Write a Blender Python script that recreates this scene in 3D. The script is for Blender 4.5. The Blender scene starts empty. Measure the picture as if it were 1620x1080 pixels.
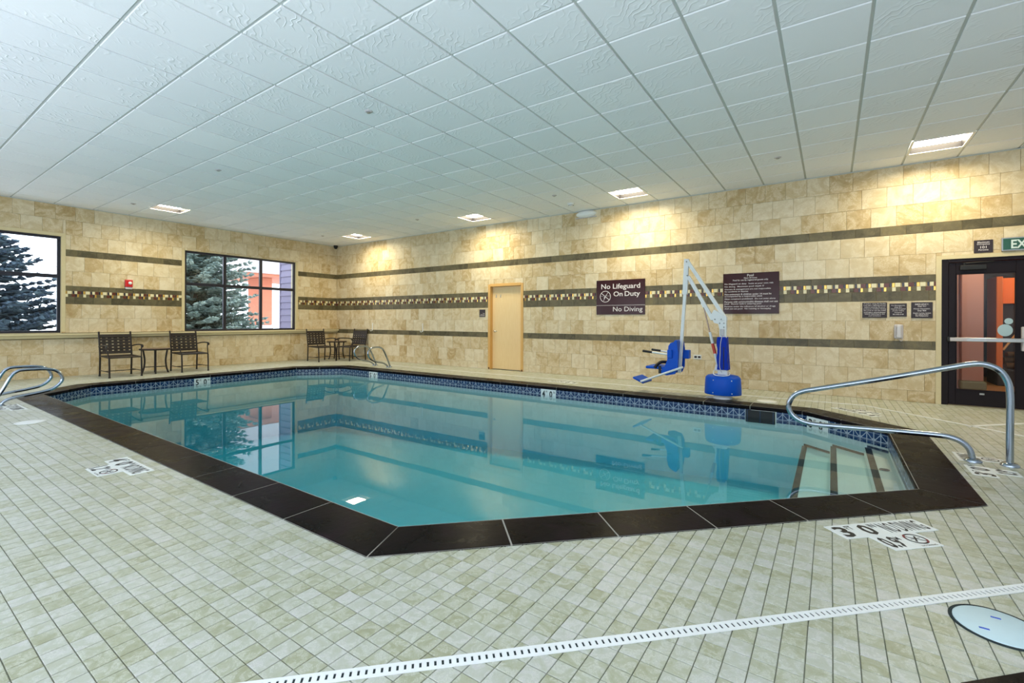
import bpy, bmesh, math, random
from mathutils import Vector, Matrix
from mathutils.geometry import tessellate_polygon

random.seed(7)
SC = bpy.context.scene
COL = SC.collection
pi = math.pi

# ------------------------------------------------------------------ camera, world, exposure
YAW, ROLL, FPX, CY = 0.6035, 0.0034, 732.8, 507.2
CAM = Vector((13.09, -9.066, 1.188))
FWD = Vector((-math.sin(YAW), math.cos(YAW), 0))
R0 = Vector((math.cos(YAW), math.sin(YAW), 0))
U0 = Vector((0, 0, 1))
RGT = math.cos(ROLL) * R0 + math.sin(ROLL) * U0
UPV = -math.sin(ROLL) * R0 + math.cos(ROLL) * U0
cam_data = bpy.data.cameras.new('camera')
cam_data.sensor_width = 36.0
cam_data.lens = 36.0 * FPX / 1620.0
cam_data.shift_y = -(540.0 - CY) / 1620.0
cam_data.clip_start = 0.05
cam_data.clip_end = 400
cam = bpy.data.objects.new('camera', cam_data)
COL.objects.link(cam)
cam.matrix_world = Matrix(((RGT.x, UPV.x, -FWD.x, CAM.x), (RGT.y, UPV.y, -FWD.y, CAM.y),
                           (RGT.z, UPV.z, -FWD.z, CAM.z), (0, 0, 0, 1)))
SC.camera = cam

world = bpy.data.worlds.new('world')
SC.world = world
world.use_nodes = True
bg = world.node_tree.nodes['Background']
bg.inputs[0].default_value = (0.80, 0.89, 1.0, 1)
bg.inputs[1].default_value = 3.0

SC.view_settings.view_transform = 'Standard'
SC.view_settings.look = 'None'
SC.view_settings.gamma = 1.0
SC.view_settings.use_curve_mapping = False
SC.view_settings.exposure = 0.53
cy_ = SC.cycles
cy_.max_bounces = 9
cy_.diffuse_bounces = 5
cy_.glossy_bounces = 4
cy_.transmission_bounces = 4
cy_.transparent_max_bounces = 12
cy_.sample_clamp_indirect = 6.0
cy_.caustics_reflective = False
cy_.caustics_refractive = False
PANEL_STRENGTH = 50.0

# added fill lights, out of view on the near side, that brighten the ceiling
for _n, _p, _e, _c in (('ceiling_fill', (6.8, -11.0, .5), 72.0, (.78, .84, 1.0)), ('ceiling_fill', (13.2, -11.0, .5), 210.0, (.82, .89, 1.0))):
    _l = bpy.data.lights.new(_n, 'AREA')
    _l.shape = 'RECTANGLE'; _l.size = 4.0; _l.size_y = 1.2
    _l.energy = _e
    _l.color = _c
    _o = bpy.data.objects.new(_n, _l)
    COL.objects.link(_o)
    _o.location = _p
    _o.rotation_euler = (pi, 0, 0)


def pix(p):
    d = Vector(p) - CAM
    t = d.dot(FWD)
    if t < 0.05:
        return None
    return 810 + FPX * d.dot(RGT) / t, CY - FPX * d.dot(UPV) / t


# ------------------------------------------------------------------ mesh builder
class MB:
    def __init__(s):
        s.v, s.f, s.r, s.m, s.uv, s.sm = [], [], [], [], [], []

    def face(s, pts, rnd=0.0, mi=0, uv=None, smooth=False):
        b = len(s.v)
        s.v.extend([tuple(p) for p in pts])
        s.f.append(list(range(b, b + len(pts))))
        s.r.append(rnd); s.m.append(mi); s.uv.append(uv); s.sm.append(smooth)

    def grid(s, verts, faces, rnd=0.0, mi=0, smooth=False):
        b = len(s.v)
        s.v.extend([tuple(p) for p in verts])
        for f in faces:
            s.f.append([b + i for i in f])
            s.r.append(rnd); s.m.append(mi); s.uv.append(None); s.sm.append(smooth)

    def box(s, a, b, rnd=0.0, mi=0, M=None):
        x0, y0, z0 = a; x1, y1, z1 = b
        P = [(x0, y0, z0), (x1, y0, z0), (x1, y1, z0), (x0, y1, z0), (x0, y0, z1), (x1, y0, z1), (x1, y1, z1), (x0, y1, z1)]
        if M is not None:
            P = [M @ Vector(p) for p in P]
        s.grid(P, [(0, 3, 2, 1), (4, 5, 6, 7), (0, 1, 5, 4), (1, 2, 6, 5), (2, 3, 7, 6), (3, 0, 4, 7)], rnd, mi)

    def rbox(s, a, b, bev=0.01, rnd=0.0, mi=0, M=None):
        """box whose long edges are chamfered all round (26 faces)"""
        x0, y0, z0 = a; x1, y1, z1 = b
        bev = min(bev, (x1 - x0) * .49, (y1 - y0) * .49, (z1 - z0) * .49)
        bm = bmesh.new()
        bmesh.ops.create_cube(bm, size=1.0)
        for v in bm.verts:
            v.co = Vector(((x0 + x1) / 2 + v.co.x * (x1 - x0), (y0 + y1) / 2 + v.co.y * (y1 - y0), (z0 + z1) / 2 + v.co.z * (z1 - z0)))
        bmesh.ops.bevel(bm, geom=bm.edges[:], offset=bev, segments=2, affect='EDGES', profile=0.5)
        s.add_bm(bm, M, rnd, mi)

    def add_bm(s, bm, M=None, rnd=0.0, mi=0, smooth=False):
        bm.verts.ensure_lookup_table()
        bm.verts.index_update()
        vs = [(M @ v.co) if M is not None else v.co.copy() for v in bm.verts]
        s.grid(vs, [[v.index for v in f.verts] for f in bm.faces], rnd, mi, smooth)
        bm.free()

    def tube(s, path, r, n=10, rnd=0.0, mi=0, closed=False, caps=True):
        P = [Vector(p) for p in path]
        k = len(P)
        rs = r if isinstance(r, (list, tuple)) else [r] * k
        T = []
        for i in range(k):
            a = P[i - 1] if (i > 0 or closed) else P[i]
            b = P[(i + 1) % k] if (i < k - 1 or closed) else P[i]
            T.append((b - a).normalized())
        ref = Vector((0, 0, 1)) if abs(T[0].z) < .9 else Vector((1, 0, 0))
        N = (ref - T[0] * ref.dot(T[0])).normalized()
        vs = []
        for i in range(k):
            N = (N - T[i] * N.dot(T[i])).normalized()
            B = T[i].cross(N)
            for j in range(n):
                a = 2 * pi * j / n
                vs.append(P[i] + (N * math.cos(a) + B * math.sin(a)) * rs[i])
        fs = []
        for i in range(k if closed else k - 1):
            i2 = (i + 1) % k
            for j in range(n):
                j2 = (j + 1) % n
                fs.append((i * n + j, i * n + j2, i2 * n + j2, i2 * n + j))
        s.grid(vs, fs, rnd, mi, True)
        if caps and not closed:
            s.face([vs[j] for j in reversed(range(n))], rnd, mi)
            s.face([vs[(k - 1) * n + j] for j in range(n)], rnd, mi)

    def lathe(s, prof, c=(0, 0, 0), n=24, M=None, rnd=0, mi=0, smooth=True, sx=1, sy=1):
        vs, fs = [], []
        for (r, z) in prof:
            for j in range(n):
                a = 2 * pi * j / n
                p = Vector((c[0] + r * sx * math.cos(a), c[1] + r * sy * math.sin(a), c[2] + z))
                vs.append(M @ p if M is not None else p)
        for i in range(len(prof) - 1):
            for j in range(n):
                j2 = (j + 1) % n
                fs.append((i * n + j, i * n + j2, (i + 1) * n + j2, (i + 1) * n + j))
        s.grid(vs, fs, rnd, mi, smooth)
        if prof[0][0] > 1e-4:
            s.face([vs[j] for j in reversed(range(n))], rnd, mi)
        if prof[-1][0] > 1e-4:
            k = (len(prof) - 1) * n
            s.face([vs[k + j] for j in range(n)], rnd, mi)

    def prism(s, poly, off, rnd=0, mi=0):
        """closed polygon (3-D points) extruded by vector off"""
        off = Vector(off)
        A = [Vector(p) for p in poly]
        B = [p + off for p in A]
        n = len(A)
        tri = tessellate_polygon([A])
        s.grid(A, [t for t in tri], rnd, mi)
        s.grid(B, [tuple(reversed(t)) for t in tri], rnd, mi)
        for i in range(n):
            j = (i + 1) % n
            s.face([A[i], A[j], B[j], B[i]], rnd, mi)

    def mesh(s, name, mats):
        me = bpy.data.meshes.new(name)
        me.from_pydata(s.v, [], s.f)
        if not isinstance(mats, (list, tuple)):
            mats = [mats]
        for m in mats:
            me.materials.append(m)
        if any(s.r):
            at = me.attributes.new('rnd', 'FLOAT', 'FACE')
            at.data.foreach_set('value', s.r)
        if any(s.m):
            me.polygons.foreach_set('material_index', s.m)
        me.polygons.foreach_set('use_smooth', s.sm)
        if any(u is not None for u in s.uv):
            ul = me.uv_layers.new(name='UVMap')
            k = 0
            for fi, f in enumerate(s.f):
                u = s.uv[fi]
                for c in range(len(f)):
                    ul.data[k].uv = u[c] if u is not None else (0.25, 0.5)
                    k += 1
        me.update()
        bm = bmesh.new()
        bm.from_mesh(me)
        bmesh.ops.recalc_face_normals(bm, faces=bm.faces[:]) if getattr(s, 'recalc', False) else None
        if getattr(s, 'recalc', False):
            bm.to_mesh(me)
        bm.free()
        return me

    def build(s, name, mats, parent=None, **kw):
        return link(name, s.mesh(name, mats), parent, **kw)


def link(name, data, parent=None, loc=None, label=None, cat=None, group=None, kind=None):
    o = bpy.data.objects.new(name, data)
    COL.objects.link(o)
    if parent is not None:
        o.parent = parent
    if loc is not None:
        o.location = loc
    tag(o, label, cat, group, kind)
    return o


def tag(o, label=None, cat=None, group=None, kind=None):
    if label: o['label'] = label
    if cat: o['category'] = cat
    if group: o['group'] = group
    if kind: o['kind'] = kind
    return o


def thing(name, label, cat, loc=(0, 0, 0), rz=0.0, group=None, kind=None):
    o = link(name, None, None, loc, label, cat, group, kind)
    o.rotation_euler = (0, 0, rz)
    o.empty_display_size = 0.1
    return o


# ------------------------------------------------------------------ materials
def srgb(r, g, b):
    f = lambda c: (c / 12.92 if c <= .04045 else ((c + .055) / 1.055) ** 2.4)
    return (f(r / 255), f(g / 255), f(b / 255), 1)


class NT:
    def __init__(s, name):
        s.mat = bpy.data.materials.new(name)
        s.mat.use_nodes = True
        s.t = s.mat.node_tree
        s.bsdf = s.t.nodes['Principled BSDF']
        s.out = s.t.nodes['Material Output']

    def n(s, kind, **kw):
        nd = s.t.nodes.new(kind)
        for k, v in kw.items():
            setattr(nd, k, v)
        return nd

    def l(s, a, b):
        s.t.links.new(a, b)

    def math(s, op, a, b=None, c=None):
        nd = s.n('ShaderNodeMath', operation=op)
        for i, x in enumerate((a, b, c)):
            if x is None: continue
            if isinstance(x, (int, float)): nd.inputs[i].default_value = x
            else: s.l(x, nd.inputs[i])
        return nd.outputs[0]

    def ramp(s, fac, stops, interp='LINEAR'):
        nd = s.n('ShaderNodeValToRGB')
        nd.color_ramp.interpolation = interp
        e = nd.color_ramp.elements
        while len(e) < len(stops): e.new(0.5)
        for i, (p, c) in enumerate(stops):
            e[i].position = p; e[i].color = c
        s.l(fac, nd.inputs[0])
        return nd.outputs[0]

    def mix(s, fac, a, b, mode='MIX'):
        nd = s.n('ShaderNodeMix', data_type='RGBA', blend_type=mode)
        for x, i in ((fac, 0), (a, 6), (b, 7)):
            if isinstance(x, (int, float)): nd.inputs[i].default_value = x
            elif isinstance(x, tuple): nd.inputs[i].default_value = x
            else: s.l(x, nd.inputs[i])
        return nd.outputs[2]

    def rnd(s):
        a = s.n('ShaderNodeAttribute', attribute_name='rnd')
        o = s.n('ShaderNodeObjectInfo')
        return s.math('FRACT', s.math('ADD', a.outputs['Fac'], o.outputs['Random']))

    def pos(s, rnd=None, scale=37.0):
        g = s.n('ShaderNodeNewGeometry')
        if rnd is None: return g.outputs['Position']
        c = s.n('ShaderNodeCombineXYZ')
        for i in range(3): s.l(s.math('MULTIPLY', rnd, scale + 11 * i), c.inputs[i])
        v = s.n('ShaderNodeVectorMath', operation='ADD')
        s.l(g.outputs['Position'], v.inputs[0]); s.l(c.outputs[0], v.inputs[1])
        return v.outputs[0]

    def noise(s, vec, scale, detail=3.0, rough=.55, dist=0.0):
        nd = s.n('ShaderNodeTexNoise')
        nd.inputs['Scale'].default_value = scale
        nd.inputs['Detail'].default_value = detail
        nd.inputs['Roughness'].default_value = rough
        nd.inputs['Distortion'].default_value = dist
        s.l(vec, nd.inputs['Vector'])
        return nd.outputs['Fac']

    def bump(s, h, strength=.3, dist=.01):
        b = s.n('ShaderNodeBump')
        b.inputs['Strength'].default_value = strength
        b.inputs['Distance'].default_value = dist
        s.l(h, b.inputs['Height'])
        s.l(b.outputs[0], s.bsdf.inputs['Normal'])

    def set(s, color=None, rough=None, metal=None, spec=None):
        if color is not None:
            if isinstance(color, tuple): s.bsdf.inputs['Base Color'].default_value = color
            else: s.l(color, s.bsdf.inputs['Base Color'])
        if rough is not None:
            if isinstance(rough, (int, float)): s.bsdf.inputs['Roughness'].default_value = rough
            else: s.l(rough, s.bsdf.inputs['Roughness'])
        if metal is not None: s.bsdf.inputs['Metallic'].default_value = metal
        if spec is not None: s.bsdf.inputs['Specular IOR Level'].default_value = spec
        return s.mat


def plain(name, color, rough=.5, metal=0.0, spec=None, grain=0.0, gscale=60.0):
    t = NT(name)
    if grain:
        nz = t.noise(t.pos(), gscale, 3)
        dark = tuple(c * (1 - grain) for c in color[:3]) + (1,)
        t.set(t.mix(nz, dark, color), rough, metal, spec)
    else:
        t.set(color, rough, metal, spec)
    return t.mat


def stone(name, stops, veinc, rough=.45, scale=7.0, vein=.35, bump=.25, spec=.4, dist=1.2):
    """tile whose tone changes from piece to piece, with cloudy marbling and pale veins"""
    t = NT(name)
    r = t.rnd()
    p = t.pos(r)
    n1 = t.noise(p, scale, 4, .6, dist)
    n2 = t.noise(p, scale * 3.1, 4, .65, 2.0)
    a = t.math('ADD', t.math('MULTIPLY', r, .55), t.math('MULTIPLY', n1, 1.25))
    a = t.math('ADD', a, t.math('MULTIPLY', n2, .35))
    f = t.math('SUBTRACT', a, .62)
    base = t.ramp(f, stops)
    v = t.math('ABSOLUTE', t.math('SUBTRACT', n2, .5))
    vm = t.ramp(v, [(0.0, (vein,) * 3 + (1,)), (.045, (0, 0, 0, 1))])
    vf = t.math('MULTIPLY', vm, t.math('GREATER_THAN', n1, .5))
    t.set(t.mix(vf, base, veinc), rough, 0, spec)
    t.bump(n2, bump, .004)
    return t.mat


M = {}
M['cream_tile'] = stone('cream_tile', [(0, srgb(180, 152, 104)), (.3, srgb(204, 182, 140)), (.6, srgb(216, 199, 164)), (1, srgb(228, 215, 188))], srgb(242, 230, 204), .42, 4.5, .45)
M['olive_tile'] = stone('olive_tile', [(0, srgb(70, 64, 44)), (.4, srgb(94, 86, 62)), (.7, srgb(106, 97, 70)), (1, srgb(122, 108, 70))], srgb(140, 128, 98), .4, 5.0, .3)
M['wall_grout'] = plain('wall_grout', srgb(186, 166, 124), .8)
M['deck_tile'] = stone('deck_tile', [(0, srgb(156, 156, 126)), (.28, srgb(172, 174, 150)), (.6, srgb(184, 186, 172)), (1, srgb(196, 194, 190))], srgb(220, 220, 208), .36, 16.0, .55, .3, .45)
M['deck_grout'] = plain('deck_grout', srgb(140, 142, 124), .8)
M['plain_wall'] = plain('pale_painted_wall', srgb(222, 226, 230), .7, grain=.04, gscale=5)
M['edge_trim'] = plain('edge_trim', srgb(220, 204, 160), .4, grain=.12, gscale=20)

def m_ceiling():
    t = NT('ceiling_tile')
    r = t.rnd()
    p = t.pos(r)
    w = t.n('ShaderNodeTexWave', wave_type='BANDS', bands_direction='DIAGONAL')
    w.inputs['Scale'].default_value = 7.0
    w.inputs['Distortion'].default_value = 9.0
    w.inputs['Detail'].default_value = 1.0
    w.inputs['Detail Scale'].default_value = 1.3
    t.l(p, w.inputs['Vector'])
    m = t.math('POWER', w.outputs['Fac'], 6.0)
    msk = t.ramp(t.noise(p, 2.6, 1), [(.45, (0, 0, 0, 1)), (.62, (1, 1, 1, 1))])
    t.set(t.mix(r, srgb(238, 241, 245), srgb(244, 246, 249)), .85, 0, .2)
    t.bump(t.math('MULTIPLY', m, msk), .55, .006)
    return t.mat
M['ceiling_tile'] = m_ceiling()
M['ceiling_tee'] = plain('ceiling_tee', srgb(196, 201, 198), .6)

def m_coping():
    t = NT('coping_slate')
    r = t.rnd()
    p = t.pos(r)
    n1 = t.noise(p, 3.5, 5, .65, 1.0)
    n2 = t.noise(p, 22, 4, .6)
    c = t.ramp(n1, [(.25, srgb(11, 10, 11)), (.5, srgb(19, 16, 18)), (.7, srgb(34, 25, 32)), (.9, srgb(70, 54, 68))])
    t.set(c, t.ramp(n1, [(.3, (.22,) * 3 + (1,)), (.8, (.42,) * 3 + (1,))]), 0, .03)
    t.bump(n2, .25, .004)
    return t.mat
M['coping'] = m_coping()
M['pale_grout'] = plain('pale_grout', srgb(168, 164, 154), .8)
M['plaster'] = plain('plaster', srgb(226, 232, 224), .6, grain=.08, gscale=4)

def m_band():
    t = NT('waterline_tile')
    uv = t.n('ShaderNodeUVMap')
    sp = t.n('ShaderNodeSeparateXYZ')
    t.l(uv.outputs[0], sp.inputs[0])
    u, v = sp.outputs[0], sp.outputs[1]
    du = t.math('ABSOLUTE', t.math('SUBTRACT', u, .5))
    vert = t.math('LESS_THAN', du, .035)
    edge = t.math('GREATER_THAN', du, .465)
    diag = t.math('LESS_THAN', t.math('ABSOLUTE', t.math('SUBTRACT', du, t.math('MULTIPLY', t.math('SUBTRACT', .86, v), .85))), .04)
    hor = t.math('LESS_THAN', t.math('ABSOLUTE', t.math('SUBTRACT', v, .33)), .03)
    hor2 = t.math('LESS_THAN', t.math('ABSOLUTE', t.math('SUBTRACT', v, .88)), .015)
    dot = t.math('MULTIPLY', t.math('GREATER_THAN', du, .4), t.math('LESS_THAN', t.math('ABSOLUTE', t.math('SUBTRACT', v, .42)), .06))
    m = vert
    for x in (edge, diag, hor, hor2, dot): m = t.math('MAXIMUM', m, x)
    r = t.rnd()
    base = t.mix(r, srgb(10, 36, 78), srgb(18, 52, 98))
    t.set(t.mix(m, base, srgb(150, 166, 182)), .25, 0, .35)
    return t.mat
M['band'] = m_band()
M['band_back'] = plain('band_back', srgb(40, 60, 90), .6)

def m_water():
    t = NT('pool_water')
    g = t.n('ShaderNodeNewGeometry')
    ior = t.math('SUBTRACT', 1.33, t.math('MULTIPLY', g.outputs['Backfacing'], 1.33 - 1 / 1.33))
    fr = t.n('ShaderNodeFresnel')
    t.l(ior, fr.inputs['IOR'])
    nz = t.noise(t.pos(), 1.3, 2)
    b = t.n('ShaderNodeBump')
    b.inputs['Strength'].default_value = .05
    b.inputs['Distance'].default_value = .01
    t.l(nz, b.inputs['Height'])
    t.l(b.outputs[0], fr.inputs['Normal'])
    gl = t.n('ShaderNodeBsdfGlossy')
    gl.inputs['Roughness'].default_value = 0.0
    t.l(b.outputs[0], gl.inputs['Normal'])
    tr = t.n('ShaderNodeBsdfTransparent')
    mx = t.n('ShaderNodeMixShader')
    t.l(fr.outputs[0], mx.inputs[0]); t.l(tr.outputs[0], mx.inputs[1]); t.l(gl.outputs[0], mx.inputs[2])
    t.l(mx.outputs[0], t.out.inputs['Surface'])
    va = t.n('ShaderNodeVolumeAbsorption')
    va.inputs['Color'].default_value = (.08, .765, .88, 1)
    va.inputs['Density'].default_value = .55
    t.l(va.outputs[0], t.out.inputs['Volume'])
    t.t.nodes.remove(t.bsdf)
    return t.mat
M['water'] = m_water()

def m_glass(name, tint=(1, 1, 1, 1), ior=1.45):
    t = NT(name)
    g = t.n('ShaderNodeNewGeometry')
    i2 = t.math('SUBTRACT', ior, t.math('MULTIPLY', g.outputs['Backfacing'], ior - 1 / ior))
    fr = t.n('ShaderNodeFresnel')
    t.l(i2, fr.inputs['IOR'])
    gl = t.n('ShaderNodeBsdfGlossy'); gl.inputs['Roughness'].default_value = 0.01
    tr = t.n('ShaderNodeBsdfTransparent'); tr.inputs[0].default_value = tint
    mx = t.n('ShaderNodeMixShader')
    t.l(fr.outputs[0], mx.inputs[0]); t.l(tr.outputs[0], mx.inputs[1]); t.l(gl.outputs[0], mx.inputs[2])
    t.l(mx.outputs[0], t.out.inputs['Surface'])
    t.t.nodes.remove(t.bsdf)
    return t.mat
M['glass'] = m_glass('window_glass', (.97, .98, 1, 1))

def m_emit(name, color, strength):
    t = NT(name)
    e = t.n('ShaderNodeEmission')
    e.inputs[0].default_value = color
    e.inputs[1].default_value = strength
    t.l(e.outputs[0], t.out.inputs['Surface'])
    t.t.nodes.remove(t.bsdf)
    return t.mat
M['panel'] = m_emit('light_panel', (1, .88, .61, 1), PANEL_STRENGTH)

M['lamp_housing'] = plain('lamp_housing', srgb(30, 29, 33), .5, 0, .2)
M['steel'] = plain('polished_steel', srgb(168, 178, 192), .16, 1.0)
M['chrome'] = plain('chrome', srgb(225, 225, 228), .12, 1.0)
M['brushed'] = plain('brushed_aluminium', srgb(190, 190, 188), .35, 1.0, grain=.15, gscale=80)
M['white_metal'] = plain('white_metal', srgb(232, 232, 230), .35)
M['white_plastic'] = plain('white_plastic', srgb(232, 234, 232), .45)
M['grey_plastic'] = plain('grey_plastic', srgb(196, 190, 192), .45)
M['lid_plastic'] = plain('lid_plastic', srgb(200, 222, 226), .5, grain=.06, gscale=30)
M['blue_plastic'] = plain('blue_plastic', srgb(0, 84, 200), .45, 0, .25, grain=.08, gscale=40)
M['blue_fabric'] = plain('blue_fabric', srgb(0, 50, 178), .6, 0, .2, grain=.25, gscale=12)
M['black'] = plain('black_rubber', srgb(22, 22, 24), .6)
M['red'] = plain('red_plastic', srgb(196, 30, 34), .35)
M['red_label'] = plain('red_label', srgb(206, 66, 44), .5)
M['rod'] = plain('piston_rod', srgb(150, 130, 120), .25, .8)
M['brown_metal'] = plain('bronze_frame', srgb(44, 36, 32), .4, .3, grain=.2, gscale=30)
M['strap'] = plain('vinyl_strap', srgb(48, 38, 31), .5, grain=.25, gscale=40)
M['table_top'] = plain('table_top', srgb(120, 98, 82), .35, grain=.2, gscale=25)
M['dark_frame'] = plain('window_frame_dark', srgb(34, 32, 44), .4)
M['door_dark'] = plain('door_dark', srgb(32, 25, 29), .4, 0, .15, grain=.1, gscale=30)
M['nosing'] = plain('nosing_tile', srgb(4, 26, 44), .5)
M['blackink'] = plain('black_ink', srgb(24, 26, 28), .6)
M['redink'] = plain('red_ink', srgb(120, 26, 40), .6)
M['marker'] = plain('marker_tile', srgb(232, 236, 234), .4)
M['sign_brown'] = plain('sign_brown', srgb(58, 27, 29), .15, 0, .18, grain=.1, gscale=3)
M['sign_dark'] = plain('sign_dark', srgb(60, 53, 58), .35, 0, .2)
M['sign_text'] = plain('sign_text', srgb(226, 218, 218), .5)
M['exit_green'] = plain('exit_green', srgb(36, 88, 74), .4)
M['exit_text'] = plain('exit_text', srgb(214, 228, 224), .4)
M['slot_dark'] = plain('slot_dark', srgb(24, 40, 42), .8)
M['slot_blue'] = plain('slot_blue', srgb(38, 86, 190), .5)
M['mos0'] = plain('mosaic_navy', srgb(40, 38, 52), .2)
M['mos1'] = plain('mosaic_cream', srgb(228, 218, 178), .3)
M['mos2'] = plain('mosaic_brown', srgb(96, 48, 30), .3)
M['mos3'] = plain('mosaic_gold', srgb(226, 180, 90), .15, .5)
M['oval'] = plain('oval_sticker', srgb(178, 204, 208), .5)
M['ledge'] = plain('window_ledge', srgb(222, 208, 166), .4, grain=.1, gscale=14)

def m_wood(name, c1, c2, sc=(3, 3, .35)):
    t = NT(name)
    mp = t.n('ShaderNodeMapping')
    mp.inputs['Scale'].default_value = sc
    t.l(t.pos(), mp.inputs[0])
    n = t.noise(mp.outputs[0], 12, 4, .6, .6)
    t.set(t.mix(n, c1, c2), .35, 0, .4)
    return t.mat
M['maple'] = m_wood('maple_veneer', srgb(230, 196, 138), srgb(242, 214, 164))
M['maple_frame'] = m_wood('maple_frame', srgb(206, 158, 88), srgb(224, 180, 112), (6, 6, .5))
# outside and beyond the glass door
M['snow'] = plain('pale_pavement', srgb(236, 238, 240), .8, grain=.1, gscale=.8)
M['needles'] = stone('spruce_needles', [(0, srgb(76, 92, 88)), (.4, srgb(112, 130, 123)), (.75, srgb(146, 162, 150)), (1, srgb(172, 184, 172))], srgb(206, 218, 208), .8, 1.2, .1, 0, .1)
M['needles_dark'] = stone('dark_spruce_needles', [(0, srgb(30, 42, 56)), (.4, srgb(50, 66, 80)), (.75, srgb(74, 92, 100)), (1, srgb(98, 114, 114))], srgb(140, 156, 156), .8, 1.2, .1, 0, .1)
M['bark'] = plain('bark', srgb(70, 56, 48), .9, grain=.4, gscale=8)
M['twig'] = plain('twig', srgb(150, 120, 70), .9, grain=.4, gscale=8)
M['terracotta'] = plain('terracotta_stucco', srgb(196, 122, 92), .85, grain=.12, gscale=5)
M['pale_stucco'] = plain('pale_stucco', srgb(206, 200, 200), .85, grain=.04, gscale=3)
M['siding'] = plain('lavender_siding', srgb(140, 134, 158), .7, grain=.08, gscale=6)
M['tan_floor'] = m_wood('tan_floor', srgb(170, 118, 62), srgb(204, 152, 90), (2, 12, 12))
M['pink_wall'] = plain('pink_wall', srgb(190, 138, 118), .7, grain=.08, gscale=2)
M['orange_wall'] = plain('orange_wall', srgb(228, 120, 44), .7)
M['dark_wall'] = plain('dark_wall', srgb(44, 36, 34), .6, grain=.2, gscale=6)
M['log'] = plain('log_bark', srgb(96, 72, 44), .9, grain=.5, gscale=20)
M['sage'] = plain('sage_plinth', srgb(130, 128, 92), .7)


# ------------------------------------------------------------------ text
def text_tris(body, offset=0.0, res=3):
    cu = bpy.data.curves.new('text', 'FONT')
    cu.body = body
    cu.size = 1.0
    cu.resolution_u = res
    cu.offset = offset
    ob = bpy.data.objects.new('text', cu)
    COL.objects.link(ob)
    bpy.context.view_layer.update()
    dg = bpy.context.evaluated_depsgraph_get()
    me = bpy.data.meshes.new_from_object(ob.evaluated_get(dg))
    vs = [(v.co.x, v.co.y) for v in me.vertices]
    fs = [tuple(p.vertices) for p in me.polygons]
    bpy.data.objects.remove(ob); bpy.data.curves.remove(cu); bpy.data.meshes.remove(me)
    return vs, fs


def put_text(mb, body, o, right, up, w=None, h=None, align='C', offset=0.012, res=3, lift=0.0012, base=True):
    """write body so that its box is w wide and/or h tall; o = left/centre/right point at the foot of the box"""
    vs, fs = text_tris(body, offset, res)
    x0 = min(v[0] for v in vs); x1 = max(v[0] for v in vs)
    y0 = min(v[1] for v in vs); y1 = max(v[1] for v in vs)
    sx = sy = None
    if w: sx = w / (x1 - x0)
    if h: sy = h / (y1 - y0)
    if sx is None: sx = sy
    if sy is None: sy = sx
    cx = {'L': x0, 'C': (x0 + x1) / 2, 'R': x1}[align]
    right = Vector(right).normalized(); up = Vector(up).normalized()
    nrm = right.cross(up)
    o = Vector(o)
    P = [o + right * ((x - cx) * sx) + up * ((y - y0) * sy) + nrm * lift for x, y in vs]
    mb.grid(P, fs)


def ring(mb, o, right, up, r0, r1, n=32, lift=.0012, mi=0, a0=0, a1=2 * pi):
    right = Vector(right).normalized(); up = Vector(up).normalized(); o = Vector(o) + right.cross(up) * lift
    for i in range(n):
        a, b = a0 + (a1 - a0) * i / n, a0 + (a1 - a0) * (i + 1) / n
        d = lambda t, r: o + (right * math.cos(t) + up * math.sin(t)) * r
        mb.face([d(a, r0), d(a, r1), d(b, r1), d(b, r0)], 0, mi)


def bar2(mb, o, right, up, a, b, w, lift=.0012, mi=0):
    right = Vector(right).normalized(); up = Vector(up).normalized(); n = right.cross(up)
    A = Vector(o) + right * a[0] + up * a[1] + n * lift
    B = Vector(o) + right * b[0] + up * b[1] + n * lift
    d = (B - A).normalized(); s = n.cross(d) * (w / 2)
    mb.face([A - s, B - s, B + s, A + s], 0, mi)


# ------------------------------------------------------------------ tiles
_tc = {}
AX = {'z': (Vector((1, 0, 0)), Vector((0, 1, 0)), Vector((0, 0, 1))),
      '-z': (Vector((1, 0, 0)), Vector((0, -1, 0)), Vector((0, 0, -1))),
      '-y': (Vector((1, 0, 0)), Vector((0, 0, 1)), Vector((0, -1, 0))),
      'x': (Vector((0, 1, 0)), Vector((0, 0, 1)), Vector((1, 0, 0)))}


def add_tile(mb, c, w, h, t, axis, bev, rnd=0.0, mi=0):
    U, V, N = AX[axis]
    c = Vector(c)
    q = lambda a, b, d: c + U * a + V * b + N * d
    W, H = w / 2, h / 2
    vs = [q(-W, -H, 0), q(W, -H, 0), q(W, H, 0), q(-W, H, 0),
          q(-W, -H, t - bev), q(W, -H, t - bev), q(W, H, t - bev), q(-W, H, t - bev),
          q(-W + bev, -H + bev, t), q(W - bev, -H + bev, t), q(W - bev, H - bev, t), q(-W + bev, H - bev, t)]
    fs = [(8, 9, 10, 11)]
    for i in range(4):
        j = (i + 1) % 4
        fs.append((4 + i, 4 + j, 8 + j, 8 + i))
        fs.append((i, j, 4 + j, 4 + i))
    mb.grid(vs, fs, rnd, mi)


def tile_obj(name, parent, c, w, h, t, axis, bev, mat):
    key = (name, round(w, 3), round(h, 3), t, axis, mat.name)
    me = _tc.get(key)
    if me is None:
        mb = MB()
        add_tile(mb, (0, 0, 0), w, h, t, axis, bev)
        me = _tc[key] = mb.mesh(name, mat)
    return link(name, me, parent, c)


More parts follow.
